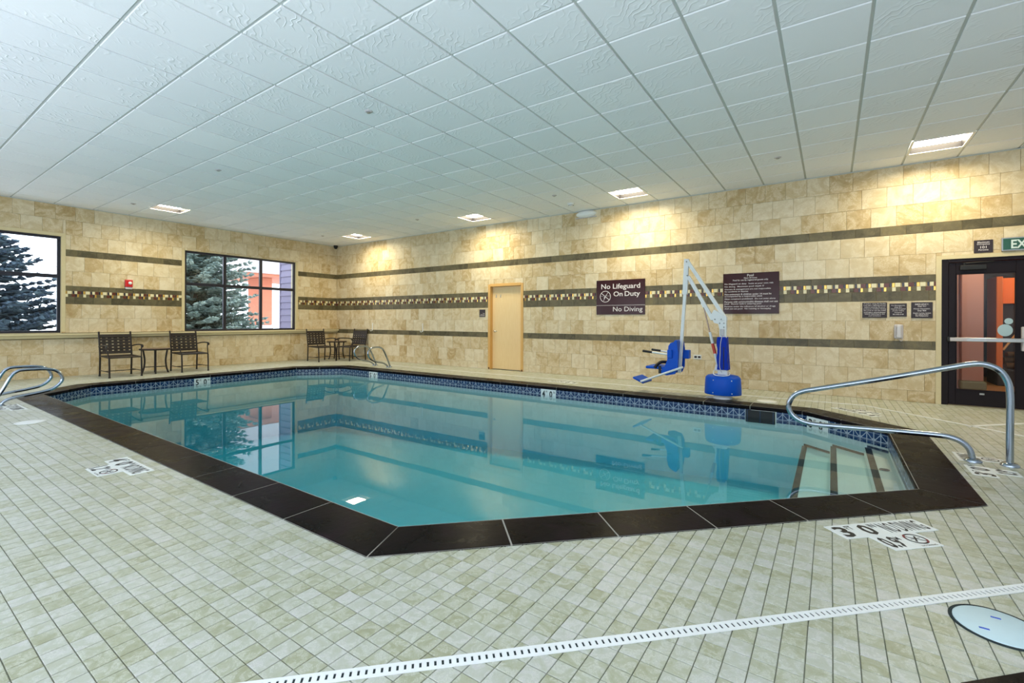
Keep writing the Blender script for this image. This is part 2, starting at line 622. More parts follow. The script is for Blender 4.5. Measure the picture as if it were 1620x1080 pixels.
def tile_area(c, w, h, axis):
    U, V, N = AX[axis]
    c = Vector(c)
    q = pix(c)
    if q is None or not (-20 < q[0] < 1640 and -20 < q[1] < 1100): return 0.0
    a, b = pix(c + U * w / 2), pix(c - U * w / 2)
    d, e = pix(c + V * h / 2), pix(c - V * h / 2)
    if None in (a, b, d, e): return 0.0
    return abs((a[0] - b[0]) * (d[1] - e[1]) - (a[1] - b[1]) * (d[0] - e[0]))


def lay(tiles, parent, name, t, axis, bev, mat, limit=300, field='tile_field'):
    """tiles: (centre, w, h); the largest in view become objects, the rest one mesh"""
    tiles = sorted(tiles, key=lambda k: -tile_area(k[0], k[1], k[2], axis))
    for c, w, h in tiles[:limit]:
        tile_obj(name, parent, c, w, h, t, axis, bev, mat)
    rest = tiles[limit:]
    if rest:
        mb = MB()
        for c, w, h in rest:
            add_tile(mb, c, w, h, t, axis, bev, random.random() * .98 + .01)
        mb.build(field, mat, parent, kind='stuff')


def rect_minus(r, holes):
    out = [r]
    for (a, b, c, d) in holes:
        nx = []
        for (x0, x1, z0, z1) in out:
            if x1 <= a or x0 >= b or z1 <= c or z0 >= d:
                nx.append((x0, x1, z0, z1)); continue
            if x0 < a: nx.append((x0, a, z0, z1))
            if x1 > b: nx.append((b, x1, z0, z1))
            mx0, mx1 = max(x0, a), min(x1, b)
            if z0 < c: nx.append((mx0, mx1, z0, c))
            if z1 > d: nx.append((mx0, mx1, d, z1))
        out = nx
    return [r for r in out if r[1] - r[0] > .012 and r[3] - r[2] > .012]


# ================================================================== ROOM SHELL
CEIL = 3.5485
XMAX, YMIN = 16.8, -12.2
# rows of the wall tiling: (z0, z1, kind)
ROWS = [(0, .169, 'c'), (.169, .474, 'c'), (.474, .779, 'c'), (.779, .905, 'o'), (.905, 1.205, 'c'), (1.205, 1.505, 'c'),
        (1.505, 1.653, 'o'), (1.653, 1.782, 'm'), (1.782, 1.885, 'o'), (1.885, 2.194, 'c'), (2.194, 2.502, 'c'),
        (2.502, 2.640, 'o'), (2.640, 2.943, 'c'), (2.943, 3.246, 'c'), (3.246, CEIL, 'c')]
D1 = (6.14, 7.15, 0.0, 2.076)
D2 = (14.405, 15.55, 0.0, 2.095)
W1 = (-9.35, -6.47, .90, 2.905)
W2 = (-4.26, -1.38, .89, 2.905)
TT = .008


def wall_quads(mb, span, holes, put):
    xs = sorted({span[0], span[1]} | {h[0] for h in holes} | {h[1] for h in holes})
    for a, b in zip(xs, xs[1:]):
        zs = [(0, CEIL)]
        for h in holes:
            if h[0] <= a and h[1] >= b:
                zs = [q for z in zs for q in ((z[0], h[2]), (h[3], z[1]))]
        for z0, z1 in zs:
            if z1 - z0 > 1e-4: put(mb, a, b, z0, z1)


# back wall (y = 0), thickness behind it
wall_back = MB()
wall_quads(wall_back, (-.25, XMAX), [D1, D2], lambda m, a, b, c, d: m.box((a, TT, c), (b, .22, d)))
wall_back = wall_back.build('wall_back', M['wall_grout'], None, label='long back wall of beige stone tiles with dark olive bands and a mosaic line', cat='wall', kind='structure')
wall_left = MB()
wall_quads(wall_left, (YMIN, .22), [W1, W2], lambda m, a, b, c, d: m.box((-.25, a, c), (-TT, b, d)))
wall_left = wall_left.build('wall_left', M['wall_grout'], None, label='shorter tiled wall holding the two dark framed windows', cat='wall', kind='structure')


mb = MB()
mb.box((XMAX, YMIN, 0), (XMAX + .2, .22, CEIL + .2))  # unseen side wall, put in to keep sky light off the right side
mb.build('wall_right', M['plain_wall'], None, label='unseen plain pale end wall beyond the glass door', cat='wall', kind='structure')


mb = MB()
mb.box((-.25, YMIN - .2, 0), (XMAX + .2, YMIN, .8))  # unseen near wall; its gaps are shaped to limit the daylight coming in
mb.box((-.25, YMIN - .2, 2.5), (XMAX + .2, YMIN, CEIL + .2))
for k in range(5):
    mb.box((-.25 + k * 4.15, YMIN - .2, .8), (.25 + k * 4.15, YMIN, 2.5))
mb.build('wall_front', M['plain_wall'], None, label='unseen pale near wall, its wide openings shaped to let in soft light', cat='wall', kind='structure')


def tile_wall(parent, axis, x_start, x_end, holes, borders, flip):
    cream, olive = [], []
    put = (lambda u, z: (u, TT, z)) if axis == '-y' else (lambda u, z: (-TT, u, z))
    for k, (z0, z1, kind) in enumerate(ROWS):
        if kind == 'm': continue
        off = ((k * .37) % 1.0) * .305
        x = x_start - off
        rng = random.Random(k * 13 + (5 if axis == 'x' else 0))
        while x < x_end:
            w = .305
            for r in rect_minus((max(x, x_start), min(x + w, x_end), z0, z1), holes + borders):
                ww, hh = r[1] - r[0] - .003, r[3] - r[2] - .003
                c = put((r[0] + r[1]) / 2, (r[2] + r[3]) / 2)
                (cream if kind == 'c' else olive).append((c, ww, hh))
            x += w
    lay(cream, parent, 'tile', TT, axis, .0018, M['cream_tile'], 300, 'tile_field')
    lay(olive, parent, 'border_tile', TT, axis, .0015, M['olive_tile'], 300, 'border_tile_field')
    # mosaic line
    mb = MB()
    P = .285
    up = [(0, .025, 0), (.027, .072, 1), (.074, .136, 2), (.138, .163, 0), (.168, .200, 3), (.203, .268, 1)]
    lo = [(0, .060, 2), (.062, .085, 0), (.088, .120, 3), (.185, .232, 1)]
    zz0, zz1 = 1.653, 1.782
    zm = (zz0 + zz1) / 2
    cells = []
    x = x_start
    while x < x_end:
        for a, b, c in up: cells.append((x + a, x + b, zm + .001, zz1 - .001, c))
        for a, b, c in lo: cells.append((x + a - .018, x + b - .018, zz0 + .001, zm - .001, c))
        cells.append((x + .098, x + .165, zz0 + .001, zm - .001, 4)); cells.append((x + .216, x + .265, zz0 + .001, zm - .001, 4))
        x += P
    for a, b, c, d, mi in cells:
        for r in rect_minus((max(a, x_start), min(b, x_end), c, d), holes + borders):
            add_tile(mb, put((r[0] + r[1]) / 2, (r[2] + r[3]) / 2), r[1] - r[0] - .002, r[3] - r[2] - .002, TT + .001, axis, .001, random.random(), mi)
    mb.build('mosaic_line', [M['mos0'], M['mos1'], M['mos2'], M['mos3'], M['olive_tile']], parent, kind='stuff', label='narrow mosaic line of cream, brown, navy and gold pieces')


BD2 = (14.345, 14.405, 0, 2.15)
BD2T = (14.345, XMAX, 2.095, 2.15)
tile_wall(wall_back, '-y', 0.0, XMAX, [D1, D2, (15.55, XMAX, 0, .01)], [BD2, BD2T], False)
b1 = .06
bw = [(W1[1], W1[1] + b1, .93, W1[3]), (W1[0], W1[1] + b1, W1[3], W1[3] + b1),
      (W2[0] - b1, W2[0], .93, W2[3] + .0), (W2[1], W2[1] + b1, .93, W2[3]), ]
tile_wall(wall_left, 'x', YMIN + .2, 0.0, [W1, W2], bw, True)
mb = MB()
for (a, b, c, d) in bw:
    mb.box((-TT, a, c), (.004, b, d))
mb.build('edge_trim', M['edge_trim'], wall_left)
mb = MB()
mb.box((14.345, -.004, 0), (14.405, TT, 2.15))
mb.box((14.405, -.010, 2.095), (XMAX, TT, 2.15))
mb.build('edge_trim', M['edge_trim'], wall_back)
# bead of the ceiling edge
mb = MB()
mb.box((0.0, -.02, CEIL - .012), (XMAX, -.0, CEIL - .001))
mb.build('trim_1', M['ceiling_tee'], None, label='thin metal angle along the back wall under the ceiling', cat='trim', kind='structure')
mb = MB()
mb.box((0.0, YMIN + .2, CEIL - .012), (.02, -.02, CEIL - .001))
mb.build('trim_2', M['ceiling_tee'], None, label='thin metal angle along the window wall under the ceiling', cat='trim', kind='structure')
# ledge under the windows
mb = MB()
mb.prism([(-.01, YMIN + .2, .79), (.05, YMIN + .2, .80), (.06, YMIN + .2, .85), (.10, YMIN + .2, .86), (.10, YMIN + .2, .893), (-.01, YMIN + .2, .893)], (0, -YMIN - .2 - .0, 0))
mb.recalc = True
mb.build('trim_3', M['ledge'], None, label='cream moulded ledge running under the two windows', cat='ledge', kind='structure')

# ------------------------------------------------------------------ ceiling
LIGHTS = [('a', 1.762, -1.102), ('b', 6.029, -1.102), ('c', 9.687, -1.102), ('d', 13.954, -1.102), ('e', 1.152, -5.369)]
PITCH = .6096
# openings for the recessed lights: build slab from strips instead of one box
ceiling = MB()
holes = [(x, x + PITCH, y, y + PITCH) for _, x, y in LIGHTS]
def ceil_rects():
    return rect_minus((-.25, XMAX, YMIN, .22), holes)
for (a, b, c, d) in ceil_rects():
    ceiling.box((a, c, CEIL + .013), (b, d, CEIL + .2))
ceiling = ceiling.build('ceiling', M['ceiling_tee'], None, label='white suspended ceiling of square tiles in a metal grid', cat='ceiling', kind='structure')
GX0, GY0 = 8.4675 - 14 * PITCH, -7.198 - 9 * PITCH
ct = []
i = 0
while GX0 + i * PITCH < XMAX:
    j = 0
    while GY0 + j * PITCH < 0:
        x0, x1 = max(GX0 + i * PITCH + .013, 0.022), min(GX0 + (i + 1) * PITCH - .013, XMAX)
        y0, y1 = max(GY0 + j * PITCH + .013, YMIN), min(GY0 + (j + 1) * PITCH - .013, -.022)
        cx, cyy = (x0 + x1) / 2, (y0 + y1) / 2
        if x1 - x0 > .05 and y1 - y0 > .05 and not any(h[0] < cx < h[1] and h[2] < cyy < h[3] for h in holes):
            ct.append(((cx, cyy, CEIL + .013), x1 - x0, y1 - y0))
        j += 1
    i += 1
lay(ct, ceiling, 'ceiling_tile', .013, '-z', .002, M['ceiling_tile'], 300, 'ceiling_tile_field')

LAB = {'a': 'square recessed ceiling light nearest the far corner of the room',
       'b': 'square recessed ceiling light above the pale wooden door',
       'c': 'square recessed ceiling light above the lifeguard sign',
       'd': 'square recessed ceiling light near the exit sign',
       'e': 'square recessed ceiling light by the window wall between the windows'}
for key, x, y in LIGHTS:
    t = thing('ceiling_light', LAB[key], 'light', (x + PITCH / 2, y + PITCH / 2, CEIL), 0, 'recessed ceiling lights')
    h = PITCH / 2
    mb = MB()
    for (a, b) in (((-h, -h, -.004), (h, -h + .03, .006)), ((-h, h - .03, -.004), (h, h, .006)), ((-h, -h + .03, -.004), (-h + .03, h - .03, .006)), ((h - .03, -h + .03, -.004), (h, h - .03, .006))):
        mb.box(a, b)
    mb.build('frame', M['white_metal'], t)
    mb = MB()
    g = h - .03
    top = .085
    q = g - .012
    for k in range(4):
        c = [(-g, -g), (g, -g), (g, g), (-g, g)]
        c2 = [(-q, -q), (q, -q), (q, q), (-q, q)]
        k2 = (k + 1) % 4
        mb.face([(c[k][0], c[k][1], 0.0), (c[k2][0], c[k2][1], 0.0), (c2[k2][0], c2[k2][1], top), (c2[k][0], c2[k][1], top)])
    mb.build('housing', M['lamp_housing'], t)
    mb = MB()
    mb.face([(-q, -q, top - .004), (-q, q, top - .004), (q, q, top - .004), (q, -q, top - .004)])
    mb.recalc = False
    mb.build('diffuser', M['panel'], t)

# ------------------------------------------------------------------ windows
def window(name, W, mull, label):
    y0, y1, z0, z1 = W
    t = thing(name, label, 'window', (-.06, (y0 + y1) / 2, z0), 0, kind='structure')
    oy = (y0 + y1) / 2
    B = lambda a, b: ((a[0] + .06, a[1] - oy, a[2] - z0), (b[0] + .06, b[1] - oy, b[2] - z0))
    fw, xa, xb = .058, -.11, -.05
    mb = MB()
    mb.rbox(*B((xa, y0, z0), (xb, y1, z0 + fw)), bev=.004)
    mb.rbox(*B((xa, y0, z1 - fw), (xb, y1, z1)), bev=.004)
    mb.rbox(*B((xa, y0, z0 + fw), (xb, y0 + fw, z1 - fw)), bev=.004)
    mb.rbox(*B((xa, y1 - fw, z0 + fw), (xb, y1, z1 - fw)), bev=.004)
    mb.build('frame', M['dark_frame'], t)
    for m in mull:
        mb = MB()
        mb.rbox(*B((xa, m - .036, z0 + fw), (xb, m + .036, z1 - fw)), bev=.004)
        mb.build('mullion', M['dark_frame'], t)
    ed = [y0 + fw] + [v for m in mull for v in (m - .036, m + .036)] + [y1 - fw]
    zt0, zt1 = 2.04, 2.115
    for k in range(0, len(ed), 2):
        mb = MB()
        mb.rbox(*B((xa + .004, ed[k], zt0), (xb - .004, ed[k + 1], zt1)), bev=.004)
        mb.build('transom', M['dark_frame'], t)
        for (a, b) in ((z0 + fw, zt0), (zt1, z1 - fw)):
            mb = MB()
            A, Bq = B((-.082, ed[k], a), (-.078, ed[k + 1], b))
            x = (A[0] + Bq[0]) / 2
            mb.face([(x, A[1], A[2]), (x, Bq[1], A[2]), (x, Bq[1], Bq[2]), (x, A[1], Bq[2])])
            mb.build('pane', M['glass'], t)
    mb = MB()
    for p, q in (((-.25, y0 - .0, z0 - .0), (-.045, y0 + .006, z1)), ((-.25, y1 - .006, z0), (-.045, y1, z1)), ((-.05, y0, z0), (-.008, y1, z0 + .008)), ((-.05, y0, z1 - .008), (-.008, y1, z1))):
        mb.box(*B(p, q))
    for p, q in (((-.05, y0, z0), (-.008, y0 + .008, z1)), ((-.05, y1 - .008, z0), (-.008, y1, z1))):
        mb.box(*B(p, q))
    mb.build('reveal', M['edge_trim'], t)
    return t

window('window_1', W1, [-8.39, -7.43], 'dark framed window cut by the left edge, a dark spruce outside')
window('window_2', W2, [-3.32, -2.38], 'dark framed six pane window with a pale spruce and orange columns outside')

# ------------------------------------------------------------------ floor with the pool opening
INNER = [(2.85, -7.25), (11.05, -7.25), (13.61, -4.72), (13.61, -2.55), (12.78, -1.80), (2.85, -1.80), (2.1, -2.6), (2.1, -6.5)]


def offset_poly(P, d):
    n = len(P)
    out = []
    for i in range(n):
        a, b, c = Vector(P[i - 1]), Vector(P[i]), Vector(P[(i + 1) % n])
        e1, e2 = (b - a).normalized(), (c - b).normalized()
        n1, n2 = Vector((e1.y, -e1.x)), Vector((e2.y, -e2.x))
        m = (n1 + n2).normalized()
        out.append(tuple(b + m * (d / m.dot(n1))))
    return out


LIP = offset_poly(INNER, -.018)
OUTER = offset_poly(INNER, .318)
MID = offset_poly(INNER, .02)


def inside(p, P):
    x, y = p
    r = False
    n = len(P)
    for i in range(n):
        x1, y1 = P[i]; x2, y2 = P[(i + 1) % n]
        if (y1 > y) != (y2 > y) and x < (x2 - x1) * (y - y1) / (y2 - y1) + x1: r = not r
    return r


fl = MB()
outer = [Vector((-.2, YMIN, -.006)), Vector((XMAX, YMIN, -.006)), Vector((XMAX, .2, -.006)), Vector((-.2, .2, -.006))]
hole = [Vector((p[0], p[1], -.006)) for p in reversed(MID)]
tri = tessellate_polygon([outer, hole])
allv = outer + hole
fl.grid(allv, [tuple(t) for t in tri])
fl.recalc = True
floor = fl.build('floor', M['deck_grout'], None, label='pool deck of small square pale stone tiles', cat='floor', kind='structure')
if floor.data.polygons[0].normal.z < 0:
    floor.data.flip_normals()

# drain runs: (start, end) centre lines, 50 mm wide
DR = [((11.1, -8.76), (14.6, -5.26)), ((1.7, -.80), (13.5, -.80)), ((13.5, -.80), (15.2, -2.50)), ((14.38, -1.75), (15.3, -.83))]


def near_seg(p, a, b, w):
    p, a, b = Vector(p), Vector(a), Vector(b)
    d = b - a
    t = max(0, min(1, (p - a).dot(d) / d.dot(d)))
    return (p - a - d * t).length < w


SHR = offset_poly(INNER, .29)
ft = []
TP = .0795
x = .02
while x < XMAX - .05:
    y = -.04
    while y > YMIN + .05:
        if not inside((x, y), SHR):
            ft.append(((x, y, -.006), TP - .0035, TP - .0035))
        y -= TP
    x += TP
# tiles the camera could not see are left to the grout bed well behind it
ft = [t for t in ft if not (t[0][1] < -9.6 or (t[0][0] > 15.6))]
lay(ft, floor, 'tile', .006, 'z', .0012, M['deck_tile'], 300, 'tile_field')

def drain(a, b, label):
    a, b = Vector(a + (0,)), Vector(b + (0,))
    d = (b - a).normalized(); L = (b - a).length
    s = Vector((-d.y, d.x, 0))
    mb = MB()
    w = .026
    z0, z1 = .0006, .0036
    def strip(u0, u1, v0, v1):
        P = [a + d * u0 + s * v0, a + d * u1 + s * v0, a + d * u1 + s * v1, a + d * u0 + s * v1]
        T = [p + Vector((0, 0, z1)) for p in P]
        Bm = [p + Vector((0, 0, z0)) for p in P]
        mb.grid(Bm + T, [(4, 5, 6, 7), (0, 1, 5, 4), (1, 2, 6, 5), (2, 3, 7, 6), (3, 0, 4, 7)])
    strip(0, L, -w, -.012); strip(0, L, .012, w)
    n = int(L / .0255)
    for k in range(n):
        strip(k * .0255 + .004, (k + 1) * .0255 - .004, -.012, .012)
    o = mb.build('drain_grate', M['white_plastic'], floor, kind='stuff', label=label)
    mb = MB()
    P = [a - s * .013, b - s * .013, b + s * .013, a + s * .013]
    mb.face([p + Vector((0, 0, .0009)) for p in P])
    mb.build('drain_channel', M['slot_dark'], floor)

drain(*DR[0], 'white slotted drain strip crossing the deck in the foreground')
drain(*DR[1], 'white slotted drain strip along the back wall')
drain(*DR[2], 'white slotted drain strip slanting past the glass door')
drain(*DR[3], 'short white drain strip branching towards the glass door')


# deck depth markers ------------------------------------------------
def no_dive(mb, o, right, up, r, mi_red):
    ring(mb, o, right, up, r * .82, r, 28, .0014, 0)
    ring(mb, o, right, up, r * .82, r, 8, .0017, mi_red, pi * .62, pi * .92)
    ring(mb, o, right, up, r * .82, r, 8, .0017, mi_red, -pi * .38, -pi * .08)
    bar2(mb, o, right, up, (-.6 * r, .6 * r), (.6 * r, -.6 * r), r * .12, .0014)
    bar2(mb, o, right, up, (-.45 * r, -.5 * r), (.35 * r, .45 * r), r * .16, .0013)
    bar2(mb, o, right, up, (-.6 * r, -.02 * r), (.6 * r, .1 * r), r * .07, .0013)


def deck_marker(o, right, feet, inch, metric, label, gap=False):
    right = Vector((right[0], right[1], 0)).normalized()
    nz = Vector((0, 0, 1))
    up = nz.cross(right)
    o = Vector((o[0], o[1], .0008))
    s = .154
    t = .0025
    Mx = Matrix(((right.x, up.x, 0, o.x), (right.y, up.y, 0, o.y), (0, 0, 1, o.z), (0, 0, 0, 1)))
    pl = MB()
    e = .15
    g = s if gap else 0
    cells = [(0, -s), (s, -s), (2 * s + g, -s), (3 * s + g, -s)]
    low = [(s * .9, -2 * s), (s * 1.9 + (s * 1.6 if gap else 0), -2 * s)]
    for (cx, cy) in cells + low:
        pl.rbox((cx, cy, -.0035), (cx + s - .0012, cy + s - .0012, t), bev=.0008, M=Mx)
    base = pl.build('depth_marker', M['marker'], floor, label=label)
    tx = MB()
    P = lambda x, y: o + right * x + up * y + nz * t
    kw = dict(right=right, up=up, res=2, lift=.0008)
    put_text(tx, feet, P(s * .38, -s * .93), w=s * .48, h=s * .80, offset=.03, **kw)
    put_text(tx, 'FT', P(s * .82, -s * .42), w=s * .26, h=s * .28, **kw)
    put_text(tx, inch, P(s * 1.38, -s * .93), w=s * .48, h=s * .80, offset=.03, **kw)
    put_text(tx, 'IN', P(s * 1.82, -s * .42), w=s * .24, h=s * .28, **kw)
    put_text(tx, 'NO', P(s * (2.32) + g, -s * .90), w=s * .52, h=s * .76, offset=.01, **kw)
    put_text(tx, 'DIVING', P(s * 3.25 + g, -s * .90), w=s * 1.14, h=s * .76, offset=.01, **kw)
    x0 = low[0][0]
    put_text(tx, metric, P(x0 + s * .42, -s * 1.90), w=s * .66, h=s * .78, offset=.03, **kw)
    put_text(tx, 'M', P(x0 + s * .86, -s * 1.42), w=s * .16, h=s * .24, **kw)
    x1 = low[1][0]
    no_dive(tx, P(x1 + s * .5, -s * 1.44), right, up, s * .37, 1)
    put_text(tx, 'NO DIVING', P(x1 + s * .5, -s * 1.95), w=s * .62, h=s * .085, offset=0, **kw)
    tx.build('lettering', [M['blackink'], M['redink']], base)

q2 = math.sqrt(.5)
deck_marker((13.055, -5.83), (q2, q2), '3', '0', '0.9', 'white depth marker reading 3 FT 0 IN NO DIVING 0.9 M on the nearest deck')
deck_marker((8.09, -7.655), (1, 0), '4', '0', '1.2', 'white depth marker reading 4 FT 0 IN NO DIVING 1.2 M beside the long coping')
deck_marker((14.0, -4.05), (0, 1), '3', '0', '0.9', 'white depth marker split around the feet of the handrail', True)
deck_marker((13.52, -1.72), (-q2, q2), '3', '0', '0.9', 'white depth marker at the corner nearest the glass door')
deck_marker((9.12, -1.20), (-1, 0), '4', '0', '1.2', 'white depth marker on the narrow deck below the lifeguard sign')
deck_marker((3.75, -7.655), (1, 0), '5', '0', '1.5', 'white depth marker beside the grab rails at the left edge')

# ------------------------------------------------------------------ swimming pool
pool = thing('swimming_pool', 'swimming pool with cut corners, dark coping and a blue patterned waterline', 'pool', (0, 0, 0))
WZ = -.155
def fz(x): return -1.05 - (12.77 - x) * .05
sh = MB()
n = len(INNER)
for i in range(n):
    a, b = INNER[i], INNER[(i + 1) % n]
    sh.face([(a[0], a[1], -.03), (b[0], b[1], -.03), (b[0], b[1], fz(b[0])), (a[0], a[1], fz(a[0]))])
bot = [Vector((p[0], p[1], fz(p[0]))) for p in INNER]
sh.grid(bot, [tuple(t) for t in tessellate_polygon([bot])])
sh.build('shell', M['plaster'], pool, label='white plaster basin')
# steps
ST = [(12.77, -.455), (13.08, -.355), (13.405, -.252)]
for k, (xs, zz) in enumerate(ST):
    mb = MB()
    xe = ST[k + 1][0] + .06 if k < 2 else 13.62
    yA = -7.2 + (xs - 11.0) * .98 - .12
    mb.rbox((xs, yA - .35, zz - 1.3), (xe, -1.79, zz), bev=.02)
    mb.build('step', M['plaster'], pool)
    mb = MB()
    y = -5.3
    yend = -2.55 + (13.61 - xs) * .9 - .02
    yend = min(yend, -1.83)
    while y < yend:
        mb.box((xs + .006, y, zz - .004), (xs + .064, min(y + .022, yend), zz + .003))
        y += .025
    mb.build('nosing_strip', M['nosing'], pool, kind='stuff', label='dark tiled strip on the step edge')
    # dark line where the step meets the slanted wall
    mb = MB()
    D_, E_ = Vector(INNER[3]), Vector(INNER[4])
    dv = (D_ - E_).normalized(); nv = Vector((-dv.y, dv.x)) * -1
    def at(x): return E_ + dv * ((x - E_.x) / dv.x)
    p0, p1 = at(max(xs + .03, E_.x)), at(min(xs + .33, D_.x))
    nn = Vector((-dv.y, dv.x))
    if nn.dot(Vector((-1, -1))) < 0: nn = -nn
    A = [Vector((*p0, zz + .004)), Vector((*p1, zz + .004)), Vector((*p1, zz + .03)), Vector((*p0, zz + .03))]
    mb.prism(A, Vector((nn.x, nn.y, 0)) * .008)
    mb.build('dark_strip', M['nosing'], pool)
mb = MB()
mb.lathe([(.022, 0), (.026, .006), (.040, .008), (.042, .004)], (13.52, -3.30, -.252), 20)
mb.build('return_fitting', M['band_back'], pool, label='small round return fitting on the top step')
mb = MB()
ring(mb, (12.93, -4.76, -.452), (1, 0, 0), (0, 1, 0), .10, .13, 28, .002)
mb.build('drain_ring', M['white_plastic'], pool, label='white ring on the lowest step')

# coping stones
def coping_piece(l0, l1, o0, o1):
    """prism between two end sections; l = lip points, o = outer points"""
    mb = MB()
    rings = []
    for l, o in ((l0, o0), (l1, o1)):
        l, o = Vector(l), Vector(o)
        d = (o - l)
        W = d.length; d.normalize()
        P = lambda t, z: (l.x + d.x * t, l.y + d.y * t, z)
        rings.append([P(W, -.02), P(W, .0035), P(W - .004, .0065), P(.022, .0065), P(.010, .002), P(.002, -.008), P(0, -.022), P(.003, -.036), P(.012, -.046), P(.05, -.048), P(W * .6, -.03)])
    k = len(rings[0])
    vs = rings[0] + rings[1]
    fs = [(i, (i + 1) % k, k + (i + 1) % k, k + i) for i in range(k)]
    mb.grid(vs, fs)
    mb.face(rings[0]); mb.face(list(reversed(rings[1])))
    mb.recalc = True
    return mb

bed = MB()
for i in range(n):
    j = (i + 1) % n
    a, b = Vector(LIP[i]), Vector(LIP[j])
    oa, ob = Vector(OUTER[i]), Vector(OUTER[j])
    e = (b - a); L = e.length; e.normalize()
    nrm = Vector((e.y, -e.x))
    k = max(1, round(L / .62))
    wid = (oa - a).dot(nrm)
    ins = .012
    bed.prism([(*(a + nrm * ins), -.046), (*(b + nrm * ins), -.046), (*ob, -.046), (*oa, -.046)], (0, 0, .0505))
    for s in range(k):
        g = .005
        l0 = a + e * (L * s / k + (g if s else 0)); l1 = a + e * (L * (s + 1) / k - (g if s < k - 1 else 0))
        o0 = l0 + nrm * wid if s else oa
        o1 = l1 + nrm * wid if s < k - 1 else ob
        if s == 0:
            l0 = l0 + e * g; o0 = o0 + e * g
        if s == k - 1:
            l1 = l1 - e * g; o1 = o1 - e * g
        coping_piece(l0, l1, o0, o1).build('coping_stone', M['coping'], pool)
bed.recalc = True
bed.build('coping_bed', M['pale_grout'], pool, label='pale grout bed under the coping')

# waterline tiles on the sides that can be seen
SK = (12.10, 12.46)
wt = MB(); wt.face([(-.5, 0, -.5), (.5, 0, -.5), (.5, 0, .5), (-.5, 0, .5)])
_wm = {}
def wl_mesh(w):
    key = round(w, 3)
    if key not in _wm:
        mb = MB()
        h = .15; t = .006; W = w / 2 - .001
        mb.face([(-W, t, -h), (W, t, -h), (W, t, 0), (-W, t, 0)], uv=[(0, 0), (1, 0), (1, 1), (0, 1)])
        mb.face([(-W, 0, 0), (-W, t, 0), (W, t, 0), (W, 0, 0)])
        mb.face([(-W, 0, -h), (-W, t, -h), (-W, t, 0), (-W, 0, 0)])
        mb.face([(W, 0, -h), (W, 0, 0), (W, t, 0), (W, t, -h)])
        mb.face([(-W, 0, -h), (W, 0, -h), (W, t, -h), (-W, t, -h)])
        _wm[key] = mb.mesh('waterline_tile', M['band'])
    return _wm[key]
for i in (2, 3, 4, 5, 6, 7):
    a, b = Vector(INNER[i]), Vector(INNER[(i + 1) % n])
    e = b - a; L = e.length; e.normalize()
    k = round(L / .152)
    ang = math.atan2(e.y, e.x)
    for s in range(k):
        c = a + e * (L * (s + .5) / k)
        if i == 4 and SK[0] + .04 < c.x < SK[1] - .04: continue
        o = link('waterline_tile', wl_mesh(L / k), pool, (c.x, c.y, -.047))
        o.rotation_euler = (0, 0, ang)
# skimmer mouth in the back side
mb = MB()
mb.box((SK[0], -1.82, -.22), (SK[1], -1.802, -.052))
mb.build('skimmer_mouth', M['black'], pool, label='dark skimmer opening in the waterline')
for xx in (SK[0] + .02, (SK[0] + SK[1]) / 2, SK[1] - .02):
    mb = MB()
    mb.box((xx - .004, -1.826, -.22), (xx + .004, -1.818, -.052))
    mb.build('skimmer_frame', M['band_back'], pool)

def wl_marker(c, right, f, label):
    right = Vector((*right, 0)).normalized()
    up = Vector((0, 0, 1)); nrm = right.cross(up)
    o = Vector((*c, -.049)) + nrm * .0065
    pl = MB()
    P = lambda x, z: o + right * x + up * z
    pl.prism([P(-.155, -.148), P(.155, -.148), P(.155, -.001), P(-.155, -.001)], nrm * .003)
    pl.recalc = True
    b = pl.build('depth_plate', M['marker'], pool, label=label)
    tx = MB()
    q = lambda x, z: o + nrm * .003 + right * x + up * z
    put_text(tx, f, q(-.098, -.14), right, up, w=.058, h=.115, offset=.03, res=2)
    put_text(tx, 'FT', q(-.035, -.066), right, up, w=.036, h=.04, res=2)
    put_text(tx, '0', q(.052, -.14), right, up, w=.062, h=.115, offset=.03, res=2)
    put_text(tx, 'IN', q(.12, -.066), right, up, w=.034, h=.04, res=2)
    tx.build('lettering', M['blackink'], b)

wl_marker((8.89, -1.80), (1, 0), '4', 'white waterline plate reading 4 FT 0 IN')
wl_marker((4.05, -1.80), (1, 0), '5', 'white waterline plate reading 5 FT 0 IN near the far ladder')
wl_marker((2.1, -4.70), (0, 1), '5', 'white waterline plate reading 5 FT 0 IN below the windows')
e_ = (Vector(INNER[3]) - Vector(INNER[4])).normalized()
wl_marker(tuple(Vector(INNER[4]) + e_ * .23), tuple(e_), '3', 'white waterline plate reading 3 FT 0 IN by the steps')

# water
wm = MB()
WP = offset_poly(INNER, .006)
top = [Vector((p[0], p[1], WZ)) for p in WP]
bot = [Vector((p[0], p[1], -2.0)) for p in WP]
tri = tessellate_polygon([top])
wm.grid(top + bot, [tuple(t) for t in tri] + [tuple(v + n for v in reversed(t)) for t in tri] +
        [(i, (i + 1) % n, n + (i + 1) % n, n + i) for i in range(n)])
wm.recalc = True
wm.build('pool_water', M['water'], None, label='still turquoise water filling the pool and mirroring the walls', cat='water', kind='stuff')

# second basin cut by the lower right corner
# edge line through (13.46,-6.96) and (13.64,-6.78)
A = Vector((12.96, -7.46, -.004)); B_ = Vector((14.4, -6.02, -.004))
off = Vector((q2, -q2, 0)) * .5
k = 3
spa = thing('spa_coping', 'dark coping edge of a second basin cut by the bottom right corner', 'coping', (13.7, -6.72, 0))
for s in range(k):
    a = A + (B_ - A) * (s / k + .002); b = A + (B_ - A) * ((s + 1) / k - .002)
    mb = MB()
    mb.prism([a, b, b + off, a + off], (0, 0, .0105))
    mb.recalc = True
    o = mb.build('coping_stone', M['coping'], spa)
    o.location = (-13.7, 6.72, 0)

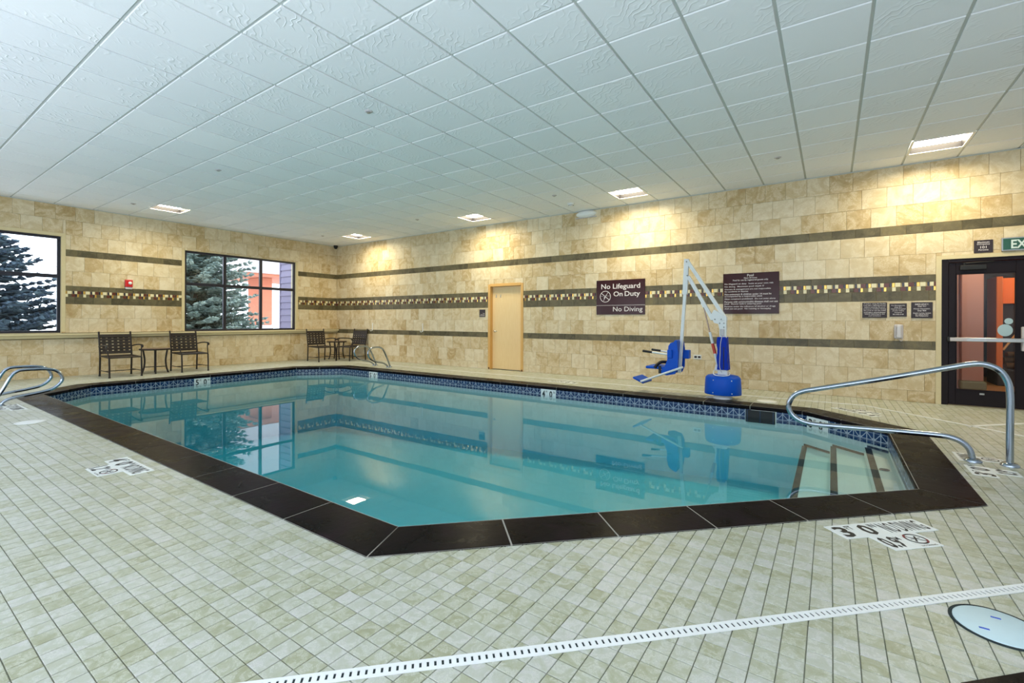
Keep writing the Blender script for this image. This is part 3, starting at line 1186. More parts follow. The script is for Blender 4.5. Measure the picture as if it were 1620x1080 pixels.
# ================================================================== DOORS
def smooth_path(P, sub=5):
    P = [Vector(p) for p in P]
    out = []
    for i in range(len(P) - 1):
        p0, p1, p2, p3 = P[max(i - 1, 0)], P[i], P[i + 1], P[min(i + 2, len(P) - 1)]
        for s in range(sub):
            t = s / sub
            out.append(.5 * ((2 * p1) + (p2 - p0) * t + (2 * p0 - 5 * p1 + 4 * p2 - p3) * t * t + (3 * p1 - p0 - 3 * p2 + p3) * t ** 3))
    out.append(P[-1])
    return out


# pale wooden door in the back wall
x0, x1, _, zt = D1
d1 = thing('door_1', 'pale maple door in a wooden frame, recessed in the tiled wall', 'door', ((x0 + x1) / 2, 0, 0), kind='structure')
cx = (x0 + x1) / 2
mb = MB()
fw = .055
mb.rbox((x0 - cx - .012, -.012, 0), (x0 - cx + fw, .12, zt), bev=.004)
mb.build('door_frame', M['maple_frame'], d1)
mb = MB()
mb.rbox((x1 - cx - fw, -.012, 0), (x1 - cx + .012, .12, zt), bev=.004)
mb.build('door_frame', M['maple_frame'], d1)
mb = MB()
mb.rbox((x0 - cx + fw, -.012, zt - fw), (x1 - cx - fw, .12, zt + .012), bev=.004)
mb.build('door_frame', M['maple_frame'], d1)
mb = MB()
mb.rbox((x0 - cx + fw + .003, .085, .008), (x1 - cx - fw - .003, .128, zt - fw - .003), bev=.003)
mb.build('door_leaf', M['maple'], d1)
mb = MB()
hx = x0 - cx + fw + .07
My = Matrix.Rotation(pi / 2, 4, 'X')
mb.lathe([(.0, 0), (.03, .0), (.032, .008), (.02, .014), (.011, .02), (.011, .05)], (0, 0, 0), 16, Matrix.Translation((hx, .085, .93)) @ My)
mb.tube(smooth_path([(hx, .035, .93), (hx + .03, .032, .93), (hx + .07, .034, .928), (hx + .11, .036, .925)]), .009, 8)
mb.build('door_handle', M['chrome'], d1, label='chrome lever handle')
mb = MB()
mb.box((x0 - cx + .01, .13, 0), (x1 - cx - .01, .2, zt))
mb.build('door_backing', M['dark_wall'], d1)
for hxx in (-.33, -.20):
    mb = MB()
    mb.tube(smooth_path([(hxx, .084, 1.80), (hxx, .07, 1.79), (hxx, .06, 1.77), (hxx, .066, 1.75)]), .004, 6)
    mb.rbox((hxx - .009, .079, 1.76), (hxx + .009, .087, 1.83), bev=.003)
    mb.build('coat_hook', M['brushed'], d1)
for sx_ in (x0 - cx + .02, x1 - cx - .02):
    mb = MB()
    mb.rbox((sx_ - .02, -.016, .0), (sx_ + .02, -.008, .045), bev=.004)
    mb.build('frame_guard', M['log'], d1, label='rust-brown worn foot of the frame')

# dark glass door
x0, x1, _, zt = D2
d2 = thing('door_2', 'dark framed glass door with a push bar at the right edge', 'door', (x0, 0, 0), kind='structure')
mb = MB()
fw = .075
for a, b in (((0, 0, 0), (fw, .14, zt)), ((x1 - x0 - fw, 0, 0), (x1 - x0, .14, zt)), ((fw, 0, zt - .05), (x1 - x0 - fw, .14, zt))):
    mb.rbox(a, b, bev=.004)
mb.build('door_frame', M['door_dark'], d2)
L0, L1, LT = fw + .004, x1 - x0 - fw - .004, zt - .054
gx0, gx1, gz0, gz1 = .155, .755, .225, 1.88
mb = MB()
for a, b in (((L0, .02, .01), (gx0, .065, LT)), ((gx1, .02, .01), (L1, .065, LT)), ((gx0, .02, .01), (gx1, .065, gz0)), ((gx0, .02, gz1), (gx1, .065, LT))):
    mb.rbox(a, b, bev=.004)
mb.build('door_leaf', M['door_dark'], d2)
mb = MB()
for a, b in (((gx0, .012, gz0), (gx0 + .012, .03, gz1)), ((gx1 - .012, .012, gz0), (gx1, .03, gz1)), ((gx0, .012, gz0), (gx1, .03, gz0 + .012)), ((gx0, .012, gz1 - .012), (gx1, .03, gz1))):
    mb.box(a, b)
mb.build('glazing_bead', M['door_dark'], d2)
mb = MB()
mb.face([(gx0, .04, gz0), (gx1, .04, gz0), (gx1, .04, gz1), (gx0, .04, gz1)])
mb.build('pane', M['glass'], d2)
mb = MB()
mb.rbox((.075, -.055, .915), (.84, -.02, .972), bev=.008)
mb.build('push_bar', M['brushed'], d2, label='brushed metal push bar')
mb = MB()
mb.rbox((.055, -.058, .91), (.085, .022, .977), bev=.008)
mb.build('bar_end', M['black'], d2)
mb = MB()
mb.rbox((.085, -.06, .92), (.26, -.05, .967), bev=.004)
mb.build('bar_cover', M['grey_plastic'], d2)
mb = MB()
mb.rbox((.80, -.045, .80), (.90, .02, 1.13), bev=.012)
mb.build('latch_case', M['grey_plastic'], d2)
mb = MB()
mb.rbox((.83, -.075, .88), (.875, -.045, 1.03), bev=.01)
mb.build('latch_cover', M['brushed'], d2)
mb = MB()
mb.rbox((.19, -.05, 1.925), (.46, .02, 1.995), bev=.008)
mb.build('door_closer', M['black'], d2)
mb = MB()
mb.tube([(.235, -.03, 1.995), (.235, -.03, 2.03)], .014, 10)
mb.tube([(.235, -.03, 2.022), (.40, -.06, 2.025), (.53, -.015, 2.03)], .009, 8)
mb.build('closer_arm', M['black'], d2)
mb = MB()
mb.rbox((.40, .005, .17), (.45, .02, .195), bev=.004)
mb.build('bottom_latch', M['brushed'], d2)
for (ox, oz, rx, rz_) in ((.655, 1.08, .075, .083), (.69, 1.205, .042, .042)):
    mb = MB()
    mb.lathe([(1.0, 0), (1.0, .0015), (.97, .002)], (0, 0, 0), 28, Matrix.Translation((ox, .036, oz)) @ My @ Matrix.Diagonal((rx, rz_, 1, 1)), smooth=False)
    mb.build('oval_sticker', M['oval'], d2, label='pale oval sticker on the glass')

# the corridor seen through the glass
mb = MB()
cx0, cx1, cy1 = 13.7, 17.4, 5.2
mb.box((cx0, .22, -.05), (cx1, cy1, 0))
mb.build('floor_corridor', M['tan_floor'], None, label='tan wooden floor of the corridor behind the glass door', cat='floor', kind='structure')
mb = MB()
mb.box((cx0 - .1, .22, 0), (cx0, cy1, 2.7)); mb.box((cx1, .22, 0), (cx1 + .1, cy1, 2.7))
mb.box((cx0 - .1, .22, 2.7), (cx1 + .1, cy1, 2.8))
mb.box((cx0, cy1, 0), (cx1, cy1 + .1, 2.7))
mb.build('wall_corridor', M['dark_wall'], None, label='dark corridor walls behind the glass door', cat='wall', kind='structure')

pil = thing('pillar', 'pink plastered pillar on a sage plinth behind the glass door', 'pillar', (15.14, 2.35, 0))
mb = MB(); mb.rbox((-.15, -.15, .16), (.13, .15, 2.69), bev=.01); mb.build('shaft', M['pink_wall'], pil)
mb = MB(); mb.rbox((-.17, -.18, .0), (.17, .18, .16), bev=.03); mb.build('plinth', M['sage'], pil)
mb = MB(); mb.rbox((-.75, .0, .0), (-.151, .15, 2.69), bev=.01); mb.build('side_panel', plain('rose_panel', srgb(220, 170, 150), .7), pil)
fpl = thing('fireplace', 'orange fireplace surround with logs behind the glass door', 'fireplace', (15.7, 3.4, 0))
mb = MB(); mb.rbox((-.05, -.1, .3), (.04, .55, 2.05), bev=.01); mb.build('jamb', M['orange_wall'], fpl)
mb = MB(); mb.rbox((.04, .35, 1.55), (1.3, .55, 2.05), bev=.01); mb.build('lintel', M['orange_wall'], fpl)
mb = MB(); mb.rbox((.04, .45, .3), (1.3, .55, 1.55), bev=.005); mb.build('firebox', M['dark_wall'], fpl)
mb = MB(); mb.rbox((-.05, -.15, .0), (1.3, .55, .3), bev=.02); mb.build('hearth', M['dark_wall'], fpl)
logl = ['lowest split log in front of the fireplace', 'split log lying at the back of the fireplace', 'middle log of the fireplace stack', 'log on top of the fireplace stack', 'pale pole leaning above the fireplace logs']
for k, (p, q_, r) in enumerate([((15.80, 3.42, .37), (16.35, 3.46, .37), .06), ((15.82, 3.66, .372), (16.4, 3.68, .372), .062), ((15.80, 3.54, .475), (16.3, 3.57, .475), .052), ((15.83, 3.50, .585), (16.25, 3.58, .585), .05), ((15.82, 3.66, .66), (16.12, 3.74, 1.15), .02)]):
    mb = MB()
    mb.tube([p, tuple((Vector(p) + Vector(q_)) / 2 + Vector((0, .006, .004))), q_], [r, r * .95, r * .85], 9)
    mb.build('firewood_log', M['log'] if k < 4 else M['maple_frame'], None, label=logl[k], cat='log', group='firewood behind the glass door')
for nm, p, e_, c_ in (('corridor_fill', (15.2, 1.2, 2.5), 38, (1, .82, .62)), ('corridor_fill', (16.6, 3.0, 2.4), 34, (1, .7, .45))):  # unseen fill lights added to brighten the space behind the glass door
    _l = bpy.data.lights.new(nm, 'POINT'); _l.energy = e_; _l.color = c_; _l.shadow_soft_size = .12
    _o = bpy.data.objects.new(nm, _l); COL.objects.link(_o); _o.location = p

# ================================================================== SIGNS AND WALL FITTINGS
XR, ZU = Vector((1, 0, 0)), Vector((0, 0, 1))

def sign(name, x0, x1, z0, z1, mat, label, th=.012, cat='sign'):
    t = thing(name, label, cat, ((x0 + x1) / 2, 0, z0))
    w = x1 - x0
    mb = MB()
    mb.rbox((-w / 2, -th, 0), (w / 2, -.0003, z1 - z0), bev=.003)
    mb.build('plate', mat, t)
    return t, w, z1 - z0, -th

def lines(t, rows, y, mat, name='lettering', res=2):
    for (s, x, z, h, al, w) in rows:
        mb = MB()
        put_text(mb, s, (x, y, z), XR, ZU, w=w, h=None if (w and not h) else h, align=al, offset=.012, res=res)
        mb.build('text_line', mat, t)

t, w, h, y = sign('lifeguard_sign', 9.01, 10.05, 1.322, 2.036, M['sign_brown'], 'large glossy brown sign reading No Lifeguard On Duty')
for s_, xx, zz, ww, hh, of in (('No Lifeguard', .10, .50, .83, .135, .012), ('On', .465, .375, .195, .10, .012), ('Duty', .10, .345, .32, .13, .012), ('No Diving', .05, .035, .62, .125, .004)):
    mb = MB()
    put_text(mb, s_, (w / 2 - xx, y, zz), XR, ZU, w=ww, h=hh, align='R', offset=of, res=3)
    mb.build('text_line', M['sign_text'], t)
mb = MB()
mb.box((-w / 2, y - .0015, .188), (w / 2, y - .0002, .194))
mb.build('rule_line', M['sign_text'], t)
mb = MB()
o = Vector((-w / 2 + .20, y, .375))
ring(mb, o, XR, ZU, .108, .12, 36)
bar2(mb, o, XR, ZU, (-.085, .07), (.085, -.07), .012)
bar2(mb, o, XR, ZU, (-.04, -.085), (.055, .085), .008)
bar2(mb, o, XR, ZU, (-.03, -.035), (.03, .04), .018)
bar2(mb, o, XR, ZU, (-.10, .01), (.11, .014), .003)
mb.build('no_diving_symbol', M['sign_text'], t)

t, w, h, y = sign('pool_rules_sign', 11.48, 12.36, 1.325, 2.043, M['sign_brown'], 'large brown pool rules sign with many lines of text behind the lift')
rows = [('Pool', 0, .655, .042, 'C', None), ('Open 24 hours', 0, .612, .032, 'C', None), ('Pool for use by registered guests only.', 0, .575, .034, 'C', None)]
body = ['No lifeguard on duty.  Swim at your own risk', "No diving.  Maximum pool depth 5'", 'Owners & management are not responsible', 'for accidents or injuries', 'Non-swimmers & children under 14 must be', 'accompanied by a responsible adult', 'Glass containers prohibited.  Do not swim alone', 'Persons with communicable diseases shall not use', 'pool.  Shower before entering pool', 'Persons under the influence of alcohol or drugs', 'shall not use pool.  No running or horseplay']
zs = [.513, .466, .418, .378, .332, .292, .246, .198, .158, .112, .072]
wid = [.77, .63, .73, .38, .74, .60, .80, .835, .585, .80, .735]
for s, z_, w_ in zip(body, zs, wid):
    rows.append((s, -w / 2 + .025, z_, .031, 'L', w_))
lines(t, rows, y, M['sign_text'])

t, w, h, y = sign('shower_notice', 13.49, 13.79, 1.253, 1.487, M['sign_dark'], 'dark notice about showering, first of three above the phone')
b = ['A bather using the facility', 'must take a cleansing shower', 'before entering the pool', 'enclosure. A bather leaving', 'the pool to use the toilet', 'must take a second shower', 'before returning to the', 'pool enclosure']
lines(t, [(s, 0, .205 - .0265 * k, .019, 'C', min(.27, .0105 * len(s))) for k, s in enumerate(b)], y, M['sign_text'])
t, w, h, y = sign('hospital_notice', 13.82, 14.02, 1.27, 1.468, M['sign_dark'], 'smallest dark notice, with a hospital number, between the other two')
b = ['For Emergencies', 'Dial 911', 'Nearest Hospital', 'Jordan Valley', 'Hospital', '801-562-3100']
lines(t, [(s, 0, .158 - .0265 * k, .018, 'C', .0105 * len(s)) for k, s in enumerate(b)], y, M['sign_text'])
t, w, h, y = sign('emergency_notice', 14.07, 14.31, 1.247, 1.482, M['sign_dark'], 'dark EMERGENCY notice nearest the glass door')
b = [('EMERGENCY,', .19, .026, .155), ('Dial 911', .165, .022, .09), ('Hotel Operator,', .125, .023, .185), ('Dial 400', .10, .021, .095), ('Guest rooms cannot', .066, .019, .20), ('be called from', .043, .019, .145), ('this telephone.', .02, .019, .145)]
lines(t, [(s, 0, z_, hh, 'C', ww) for s, z_, hh, ww in b], y, M['sign_text'])
t, w, h, y = sign('occupancy_sign', 14.74, 14.93, 2.16, 2.338, M['sign_dark'], 'dark sign reading Maximum Occupancy 101 Persons above the glass door')
b = [('Maximum', .135, .024, .12), ('Occupancy', .105, .026, .13), ('101', .06, .034, .062), ('Persons', .03, .022, .098)]
lines(t, [(s, 0, z_, hh, 'C', ww) for s, z_, hh, ww in b], y, M['sign_text'])
t, w, h, y = sign('room_sign', 5.86, 6.04, 1.283, 1.464, M['sign_dark'], 'small dark sign left of the pale wooden door')
lines(t, [('Pool', w / 2 - .015, .075, .022, 'R', .055), ('Equipment', w / 2 - .015, .045, .024, 'R', .125)], y, M['sign_text'])
mb = MB()
mb.box((-w / 2 + .012, y - .002, .025), (w / 2 - .012, y - .0002, .034))
mb.build('raised_dots', M['sign_text'], t)

t, w, h, y = sign('exit_sign', 15.01, 15.44, 2.165, 2.345, M['brushed'], 'green EXIT sign in a silver frame at the right edge', .03)
mb = MB(); mb.rbox((-w / 2 + .014, y - .004, .014), (w / 2 - .014, y + .002, h - .014), bev=.002)
mb.build('green_face', M['exit_green'], t)
mb = MB()
put_text(mb, 'EXIT', (0, y - .004, .028), XR, ZU, w=.25, h=.118, offset=.025)
mb.build('lettering', M['exit_text'], t)

# wall phone
t = thing('wall_phone', 'grey wall telephone below the three dark notices', 'phone', (13.925, 0, .905))
mb = MB()
mb.rbox((-.055, -.045, .03), (.055, -.0003, .25), bev=.022)
mb.build('base', M['grey_plastic'], t)
mb = MB()
mb.rbox((-.03, -.085, .045), (.03, -.046, .10), bev=.015)
mb.rbox((-.03, -.085, .19), (.03, -.046, .245), bev=.015)
mb.rbox((-.026, -.085, .08), (.026, -.06, .21), bev=.012)
mb.build('handset', plain('handset', srgb(210, 206, 208), .4), t)
mb = MB()
cc = [(.02 + .012 * math.cos(k * 1.3), -.05 + .012 * math.sin(k * 1.3), .05 - .0012 * k) for k in range(34)]
cc = smooth_path([(0.0, -.06, .045), (.005, -.05, .015), (.03, -.045, .0), (.05, -.03, .03)], 6)
mb.tube(cc, .005, 6)
mb.build('cord', M['grey_plastic'], t)
# outlet
t = thing('wall_outlet', 'white double power outlet on the tiled wall beside the lift', 'outlet', (11.04, 0, .484))
mb = MB(); mb.rbox((-.07, -.008, 0), (.07, -.0003, .084), bev=.004); mb.build('cover_plate', M['white_plastic'], t)
for sx_ in (-.032, .032):
    mb = MB(); mb.rbox((sx_ - .024, -.012, .024), (sx_ + .024, -.007, .060), bev=.004); mb.build('socket', M['sign_dark'], t)
# safety hooks
for x, lb in ((1.76, 'white metal wall hook nearer the corner chairs'), (3.87, 'white metal wall hook midway between the far ladder and the wooden door')):
    t = thing('wall_hook', lb, 'hook', (x, 0, .86), 0, 'hooks for the rescue pole')
    mb = MB(); mb.rbox((-.016, -.006, .02), (.016, -.0003, .25), bev=.003); mb.build('back_plate', M['white_metal'], t)
    mb = MB(); mb.tube(smooth_path([(0, -.006, .05), (0, -.045, .012), (0, -.085, .02), (0, -.1, .06)]), .008, 7); mb.build('hook', M['white_metal'], t)
# rounded white unit high on the wall, near the ceiling
t = thing('wall_speaker', 'rounded white unit under the ceiling on the back wall', 'speaker', (8.76, 0, 3.40))
mb = MB()
prof = [(0.0, -.10), (.10, -.095), (.17, -.075), (.22, -.035), (.235, 0.0)]
mb.lathe([(.235, 0.0), (.22, .035), (.17, .075), (.10, .095), (.0, .10)], (0, 0, 0), 26, Matrix.Translation((0, -.0003, .075)) @ Matrix.Rotation(pi / 2, 4, 'X') @ Matrix.Diagonal((1, .32, 1, 1)))
mb.build('dome', M['white_plastic'], t)
mb = MB(); mb.rbox((-.245, -.02, -.008), (.245, -.0003, .012), bev=.006); mb.build('base_plate', M['grey_plastic'], t)
# fire alarm on the window wall
t = thing('fire_alarm', 'red fire alarm strobe on the wall between the windows', 'alarm', (0, -5.365, 1.92))
mb = MB(); mb.rbox((.0003, -.07, .0), (.045, .07, .165), bev=.012); mb.build('housing', M['red'], t)
mb = MB(); mb.rbox((.0003, -.062, -.05), (.03, .062, .0), bev=.006); mb.build('back_box', M['grey_plastic'], t)
mb = MB(); mb.lathe([(.035, 0), (.032, .012), (.018, .02), (0, .022)], (0, 0, 0), 16, Matrix.Translation((.045, .02, .09)) @ Matrix.Rotation(pi / 2, 4, 'Y')); mb.build('strobe_lens', M['white_plastic'], t)
# corner camera
t = thing('security_camera', 'small black dome camera in the far corner under the ceiling', 'camera', (.16, -.16, CEIL - .001))
mb = MB(); mb.lathe([(.0, -.11), (.035, -.10), (.055, -.07), (.06, -.04), (.065, -.03), (.065, .0)], (0, 0, 0), 18); mb.build('dome', M['black'], t)
mb = MB(); mb.tube([(-.0, .0, -.05), (-.09, .05, -.05)], .018, 8); mb.build('bracket', M['black'], t)

# ceiling sprinklers and detector
SP = [(8.78, -5.68, 'sprinkler head over the middle of the pool'), (5.13, -5.69, 'sprinkler head second from the window wall in the outer row'), (1.38, -5.68, 'sprinkler head by the light next to the window wall'),
      (5.11, -1.41, 'sprinkler head in front of the light above the wooden door'), (1.36, -1.40, 'sprinkler head beside the far corner light'), (12.45, -1.42, 'sprinkler head between the two lights on the right'), (8.79, -1.44, 'sprinkler head near the smoke detector')]
for x, y, lb in SP:
    t = thing('sprinkler_head', lb, 'sprinkler', (x, y, CEIL), 0, 'ceiling sprinklers')
    mb = MB(); mb.lathe([(.030, -.012), (.042, -.006), (.046, .0)], (0, 0, 0), 18); mb.build('escutcheon', M['grey_plastic'], t)
    mb = MB(); mb.lathe([(.020, -.022), (.022, -.018), (.008, -.016), (.008, -.008)], (0, 0, 0), 14); mb.build('deflector', M['brushed'], t)
t = thing('smoke_detector', 'round white smoke detector on the ceiling near the back wall', 'detector', (8.77, -.72, CEIL))
mb = MB(); mb.lathe([(.035, -.06), (.05, -.055), (.055, -.03), (.07, -.025), (.075, .0)], (0, 0, 0), 22); mb.build('body', M['white_plastic'], t)
mb = MB(); mb.lathe([(.056, -.042), (.0565, -.036)], (0, 0, 0), 22); mb.build('vent_ring', M['sign_dark'], t)

# ================================================================== STEEL RAILS
hr = thing('handrail', 'bent polished steel handrail standing over the pool steps', 'handrail', (14.2, -3.57, 0))
pts = [(14.31, 0), (14.31, .30), (14.31, .58), (14.295, .70), (14.245, .79), (14.16, .832), (14.07, .828), (13.93, .790), (13.5, .665), (13.01, .532), (12.86, .490), (12.775, .435), (12.735, .345), (12.755, .258), (12.83, .195), (12.96, .17), (13.2, .175), (13.5, .185), (13.85, .193), (13.95, .185), (14.02, .155), (14.07, .095), (14.09, .0)]
mb = MB()
mb.tube(smooth_path([(x - 14.2, 0.0, z) for x, z in pts], 6), .0242, 16)
mb.build('rail', M['steel'], hr)
for fx in (.11, -.11):
    mb = MB(); mb.lathe([(.06, .0005), (.06, .012), (.045, .026), (.026, .03)], (fx, 0, .0), 22); mb.build('escutcheon', M['steel'], hr)


def grab(name, x, pts, label, group):
    t = thing(name, label, 'grab rail', (x, pts[0][0], 0), 0, group)
    mb = MB()
    mb.tube(smooth_path([(0, y - pts[0][0], z) for y, z in pts], 5), .021, 14)
    mb.build('rail', M['steel'], t)
    for yy in (pts[0][0], pts[-1][0]):
        mb = MB(); mb.lathe([(.045, .0005), (.045, .01), (.032, .02), (.022, .024)], (0, yy - pts[0][0], 0), 18); mb.build('escutcheon', M['steel'], t)

LP = [(-7.82, 0), (-7.795, .05), (-7.74, .085), (-7.65, .105), (-7.46, .135), (-7.31, .175), (-7.22, .26), (-7.205, .34), (-7.26, .43), (-7.37, .468), (-7.6, .475), (-7.67, .455), (-7.72, .40), (-7.80, .22), (-7.88, .06), (-7.905, 0)]
grab('ladder_rail', 3.75, LP, 'nearer of the two steel grab rails at the left edge', 'grab rails at the left edge')
grab('ladder_rail', 3.13, LP, 'farther of the two steel grab rails at the left edge', 'grab rails at the left edge')
FP = [(-1.20, 0), (-1.23, .05), (-1.36, .12), (-1.58, .17), (-1.74, .25), (-1.81, .36), (-1.79, .45), (-1.70, .51), (-1.56, .525), (-1.44, .51), (-1.34, .44), (-1.22, .22), (-1.12, .0)]
grab('ladder_rail', 3.86, FP, 'nearer of the two grab rails by the corner chairs', 'grab rails by the corner chairs')
grab('ladder_rail', 3.2, [(y + .10, z) for y, z in FP], 'farther of the two grab rails by the corner chairs', 'grab rails by the corner chairs')

# ================================================================== LIDS IN THE DECK
def lid(x, y, r, label, slots):
    t = thing('skimmer_lid', label, 'lid', (x, y, 0), 0)
    mb = MB(); mb.lathe([(r + .012, .0003), (r + .012, .0035), (r + .002, .004), (r + .0005, .001)], (0, 0, 0), 44); mb.build('rim', M['slot_dark'] if slots else M['white_plastic'], t)
    mb = MB(); mb.lathe([(r, .0005), (r, .0045), (r - .004, .006), (0, .007)], (0, 0, 0), 44); mb.build('cover', M['lid_plastic'] if slots else M['white_plastic'], t)
    if slots:
        for (sx_, sy) in ((.005, .06), (-.05, -.055)):
            mb = MB(); mb.rbox((sx_ - .015, sy - .005, .0045), (sx_ + .015, sy + .005, .0078), bev=.001)
            mb.build('finger_slot', M['slot_blue'], t)

lid(13.63, -6.50, .132, 'large round pale skimmer lid with two blue slots at the right edge', True)
lid(12.30, -1.21, .12, 'small white deck lid beside the pool lift', False)
lid(5.50, -7.82, .12, 'small white deck lid on the left deck', False)

# ================================================================== POOL LIFT
LX, LY = 11.72, -1.36
lf = thing('pool_lift', 'white and blue pool lift with a hanging seat at the water edge', 'pool lift', (LX, LY, 0))
X = lambda x: x - LX
mb = MB(); mb.lathe([(.135, .0068), (.135, .035), (.12, .045), (.118, .16)], (0, 0, 0), 28); mb.build('plinth', M['white_plastic'], lf)
mb = MB(); mb.rbox((-.24, -.05, .007), (-.08, .05, .022), bev=.008); mb.build('foot_plate', M['white_metal'], lf)
mb = MB()
mb.lathe([(.20, .085), (.258, .075), (.262, .085), (.258, .20), (.252, .30), (.243, .335), (.215, .36), (.17, .370), (.0, .374)], (0, 0, 0), 36, Matrix.Diagonal((1, .85, 1, 1)))
mb.build('base_cover', M['blue_plastic'], lf, label='blue plastic base cover')
for k in range(6):
    a = k * 2 * pi / 6 + .12
    for rr, zz in ((.262, .11), (.251, .30)):
        mb = MB(); mb.lathe([(.009, 0), (.008, .004), (0, .005)], (0, 0, 0), 8, Matrix.Translation((rr * math.cos(a), rr * .85 * math.sin(a), zz)) @ Matrix.Rotation(a, 4, 'Z') @ Matrix.Rotation(pi / 2, 4, 'Y'))
        mb.build('rivet', M['white_metal'], lf)
mb = MB(); mb.rbox((-.045, -.05, .36), (.055, .05, 1.20), bev=.008); mb.build('mast', M['white_metal'], lf)
mb = MB(); mb.rbox((-.065, -.07, .37), (.075, .07, .44), bev=.01); mb.build('mast_foot', M['white_metal'], lf)
mb = MB()
import_rng = random.Random(3)
secs = []
for k in range(9):
    z = .45 + k * .0625
    secs.append([(-.072 + .008 * math.sin(k * 1.7), -.078, z), (.085 + .010 * math.sin(k * 2.1) - .03 * (k / 8), -.074, z), (.092 - .03 * (k / 8), .07, z), (-.072, .07, z)])
for k in range(8):
    for c in range(4):
        mb.face([secs[k][c], secs[k][(c + 1) % 4], secs[k + 1][(c + 1) % 4], secs[k + 1][c]])
mb.face(secs[0]); mb.face(list(reversed(secs[-1])))
mb.recalc = True
mb.build('battery_cover', M['blue_fabric'], lf, label='crumpled blue fabric cover over the mast')
mb = MB(); mb.box((.018, -.0815, .46), (.03, -.0795, .80)); mb.build('cover_slit', M['black'], lf)
mb = MB(); mb.rbox((-.03, -.075, .97), (.03, -.05, 1.07), bev=.012); mb.build('hand_control', M['grey_plastic'], lf)
mb = MB(); mb.tube(smooth_path([(0, -.07, .97), (-.02, -.085, .85), (-.025, -.09, .68), (-.03, -.09, .50), (.0, -.085, .41)]), .006, 7); mb.build('control_cord', M['grey_plastic'], lf)
mb = MB(); mb.tube(smooth_path([(-.11, -.10, .44), (-.10, -.16, .385), (-.03, -.19, .372), (.06, -.18, .372), (.11, -.12, .385), (.10, -.05, .42)]), .007, 7); mb.build('loop_bar', M['white_metal'], lf)
# gusset, arm bars and hanging bar in the plane of the mast
def flat(poly, y0, y1):
    mb = MB()
    mb.prism([(X(x), y0, z) for x, z in poly], (0, y1 - y0, 0))
    mb.recalc = True
    return mb
def barpoly(a, b, w):
    a, b = Vector(a), Vector(b)
    d = (b - a).normalized(); nrm = Vector((-d.y, d.x)) * w / 2
    return [tuple(a - nrm), tuple(b - nrm), tuple(b + nrm), tuple(a + nrm)]
apex = (11.185, 2.16)
for y0 in (-.047, .027):
    flat([(11.545, 1.275), (11.595, 1.37), (11.64, 1.345), (11.775, 1.255), (11.775, 1.07), (11.675, 1.07), (11.66, 1.15), (11.60, 1.165)], y0, y0 + .02).build('gusset_plate', M['white_metal'], lf)
flat(barpoly((11.755, 1.235), apex, .052), -.027, .027).build('upper_arm', M['white_metal'], lf)
flat(barpoly((11.575, 1.215), (11.205, 1.905), .052), -.027, .027).build('lower_arm', M['white_metal'], lf)
flat([(11.40, 1.47), (11.445, 1.50), (11.475, 1.43), (11.43, 1.405)], -.036, .036).build('strut_bracket', M['white_metal'], lf)
flat(barpoly((11.18, 2.185), (11.155, 1.62), .07), -.032, .032).build('hanger_head', M['white_metal'], lf)
flat(barpoly((11.157, 1.66), (11.07, .36), .046), -.024, .024).build('hanger_bar', M['white_metal'], lf)
for (bx, bz) in ((11.182, 2.14), (11.195, 1.92), (11.74, 1.16), (11.70, 1.22), (11.61, 1.22), (11.74, 1.10), (11.68, 1.16)):
    mb = MB(); mb.lathe([(.011, 0), (.010, .006), (0, .008)], (0, 0, 0), 10, Matrix.Translation((X(bx), -.047 if bx > 11.3 else -.032, bz)) @ My)
    mb.build('bolt', M['brushed'], lf)
S1, S2 = Vector((X(11.435), 0, 1.43)), Vector((X(11.66), 0, .455))
dS = S2 - S1
mb = MB(); mb.tube([S1, S1 + dS * .45], .010, 10); mb.build('strut_rod', M['rod'], lf)
mb = MB(); mb.tube([S1 + dS * .42, S1 + dS * .98], .022, 12); mb.build('strut_tube', M['white_metal'], lf)
mb = MB(); mb.tube([S1 + dS * .60, S1 + dS * .76], .0232, 12); mb.build('strut_label', M['red_label'], lf, label='red warning label')
mb = MB(); mb.rbox((-.035, -.04, -.05), (.05, .04, .05), bev=.012, M=Matrix.Translation((X(11.645), 0, .475)) @ Matrix.Rotation(.2, 4, 'Y')); mb.build('strut_motor', M['white_metal'], lf)
# the seat faces along -x
def rounded(poly_fn, y0, y1): return flat(poly_fn, y0, y1)
SW = .21
mb = MB()
Mb = Matrix.Translation((X(11.055), 0, .56)) @ Matrix.Rotation(.07, 4, 'Y')
mb.rbox((-.045, -SW, -.16), (.012, SW, .33), bev=.04, M=Mb); mb.build('backrest', M['blue_plastic'], lf, label='blue moulded backrest')
mb = MB()
mb.rbox((X(10.58), -SW, .415), (X(11.03), SW, .46), bev=.02); mb.build('seat', M['blue_plastic'], lf, label='blue moulded seat pan')
for sy in (-1, 1):
    f = flat([(11.085, .86), (11.05, .865), (10.985, .84), (10.955, .79), (10.95, .67), (10.935, .56), (10.90, .47), (10.83, .39), (10.845, .345), (10.93, .325), (11.06, .355), (11.10, .45), (11.105, .7)], sy * SW - .012, sy * SW + .012)
    f.build('side_panel', M['blue_plastic'], lf)
    mb = MB(); mb.tube([(X(11.00), sy * (SW + .02), .655), (X(10.66), sy * (SW + .02), .69)], .014, 10); mb.build('armrest', M['white_metal'], lf)
    mb = MB(); mb.tube([(X(10.70), sy * (SW + .02), .686), (X(10.545), sy * (SW + .02), .702)], [.018, .020], 10); mb.build('arm_grip', M['black'], lf)
    mb = MB(); mb.rbox((X(10.945), sy * (SW + .02) - .03, .60), (X(11.02), sy * (SW + .02) + .03, .74), bev=.012); mb.build('arm_pivot', M['blue_plastic'], lf)
mb = MB(); mb.rbox((X(11.09), .10, .58), (X(11.19), .24, .72), bev=.012); mb.build('rear_pad', M['blue_plastic'], lf)
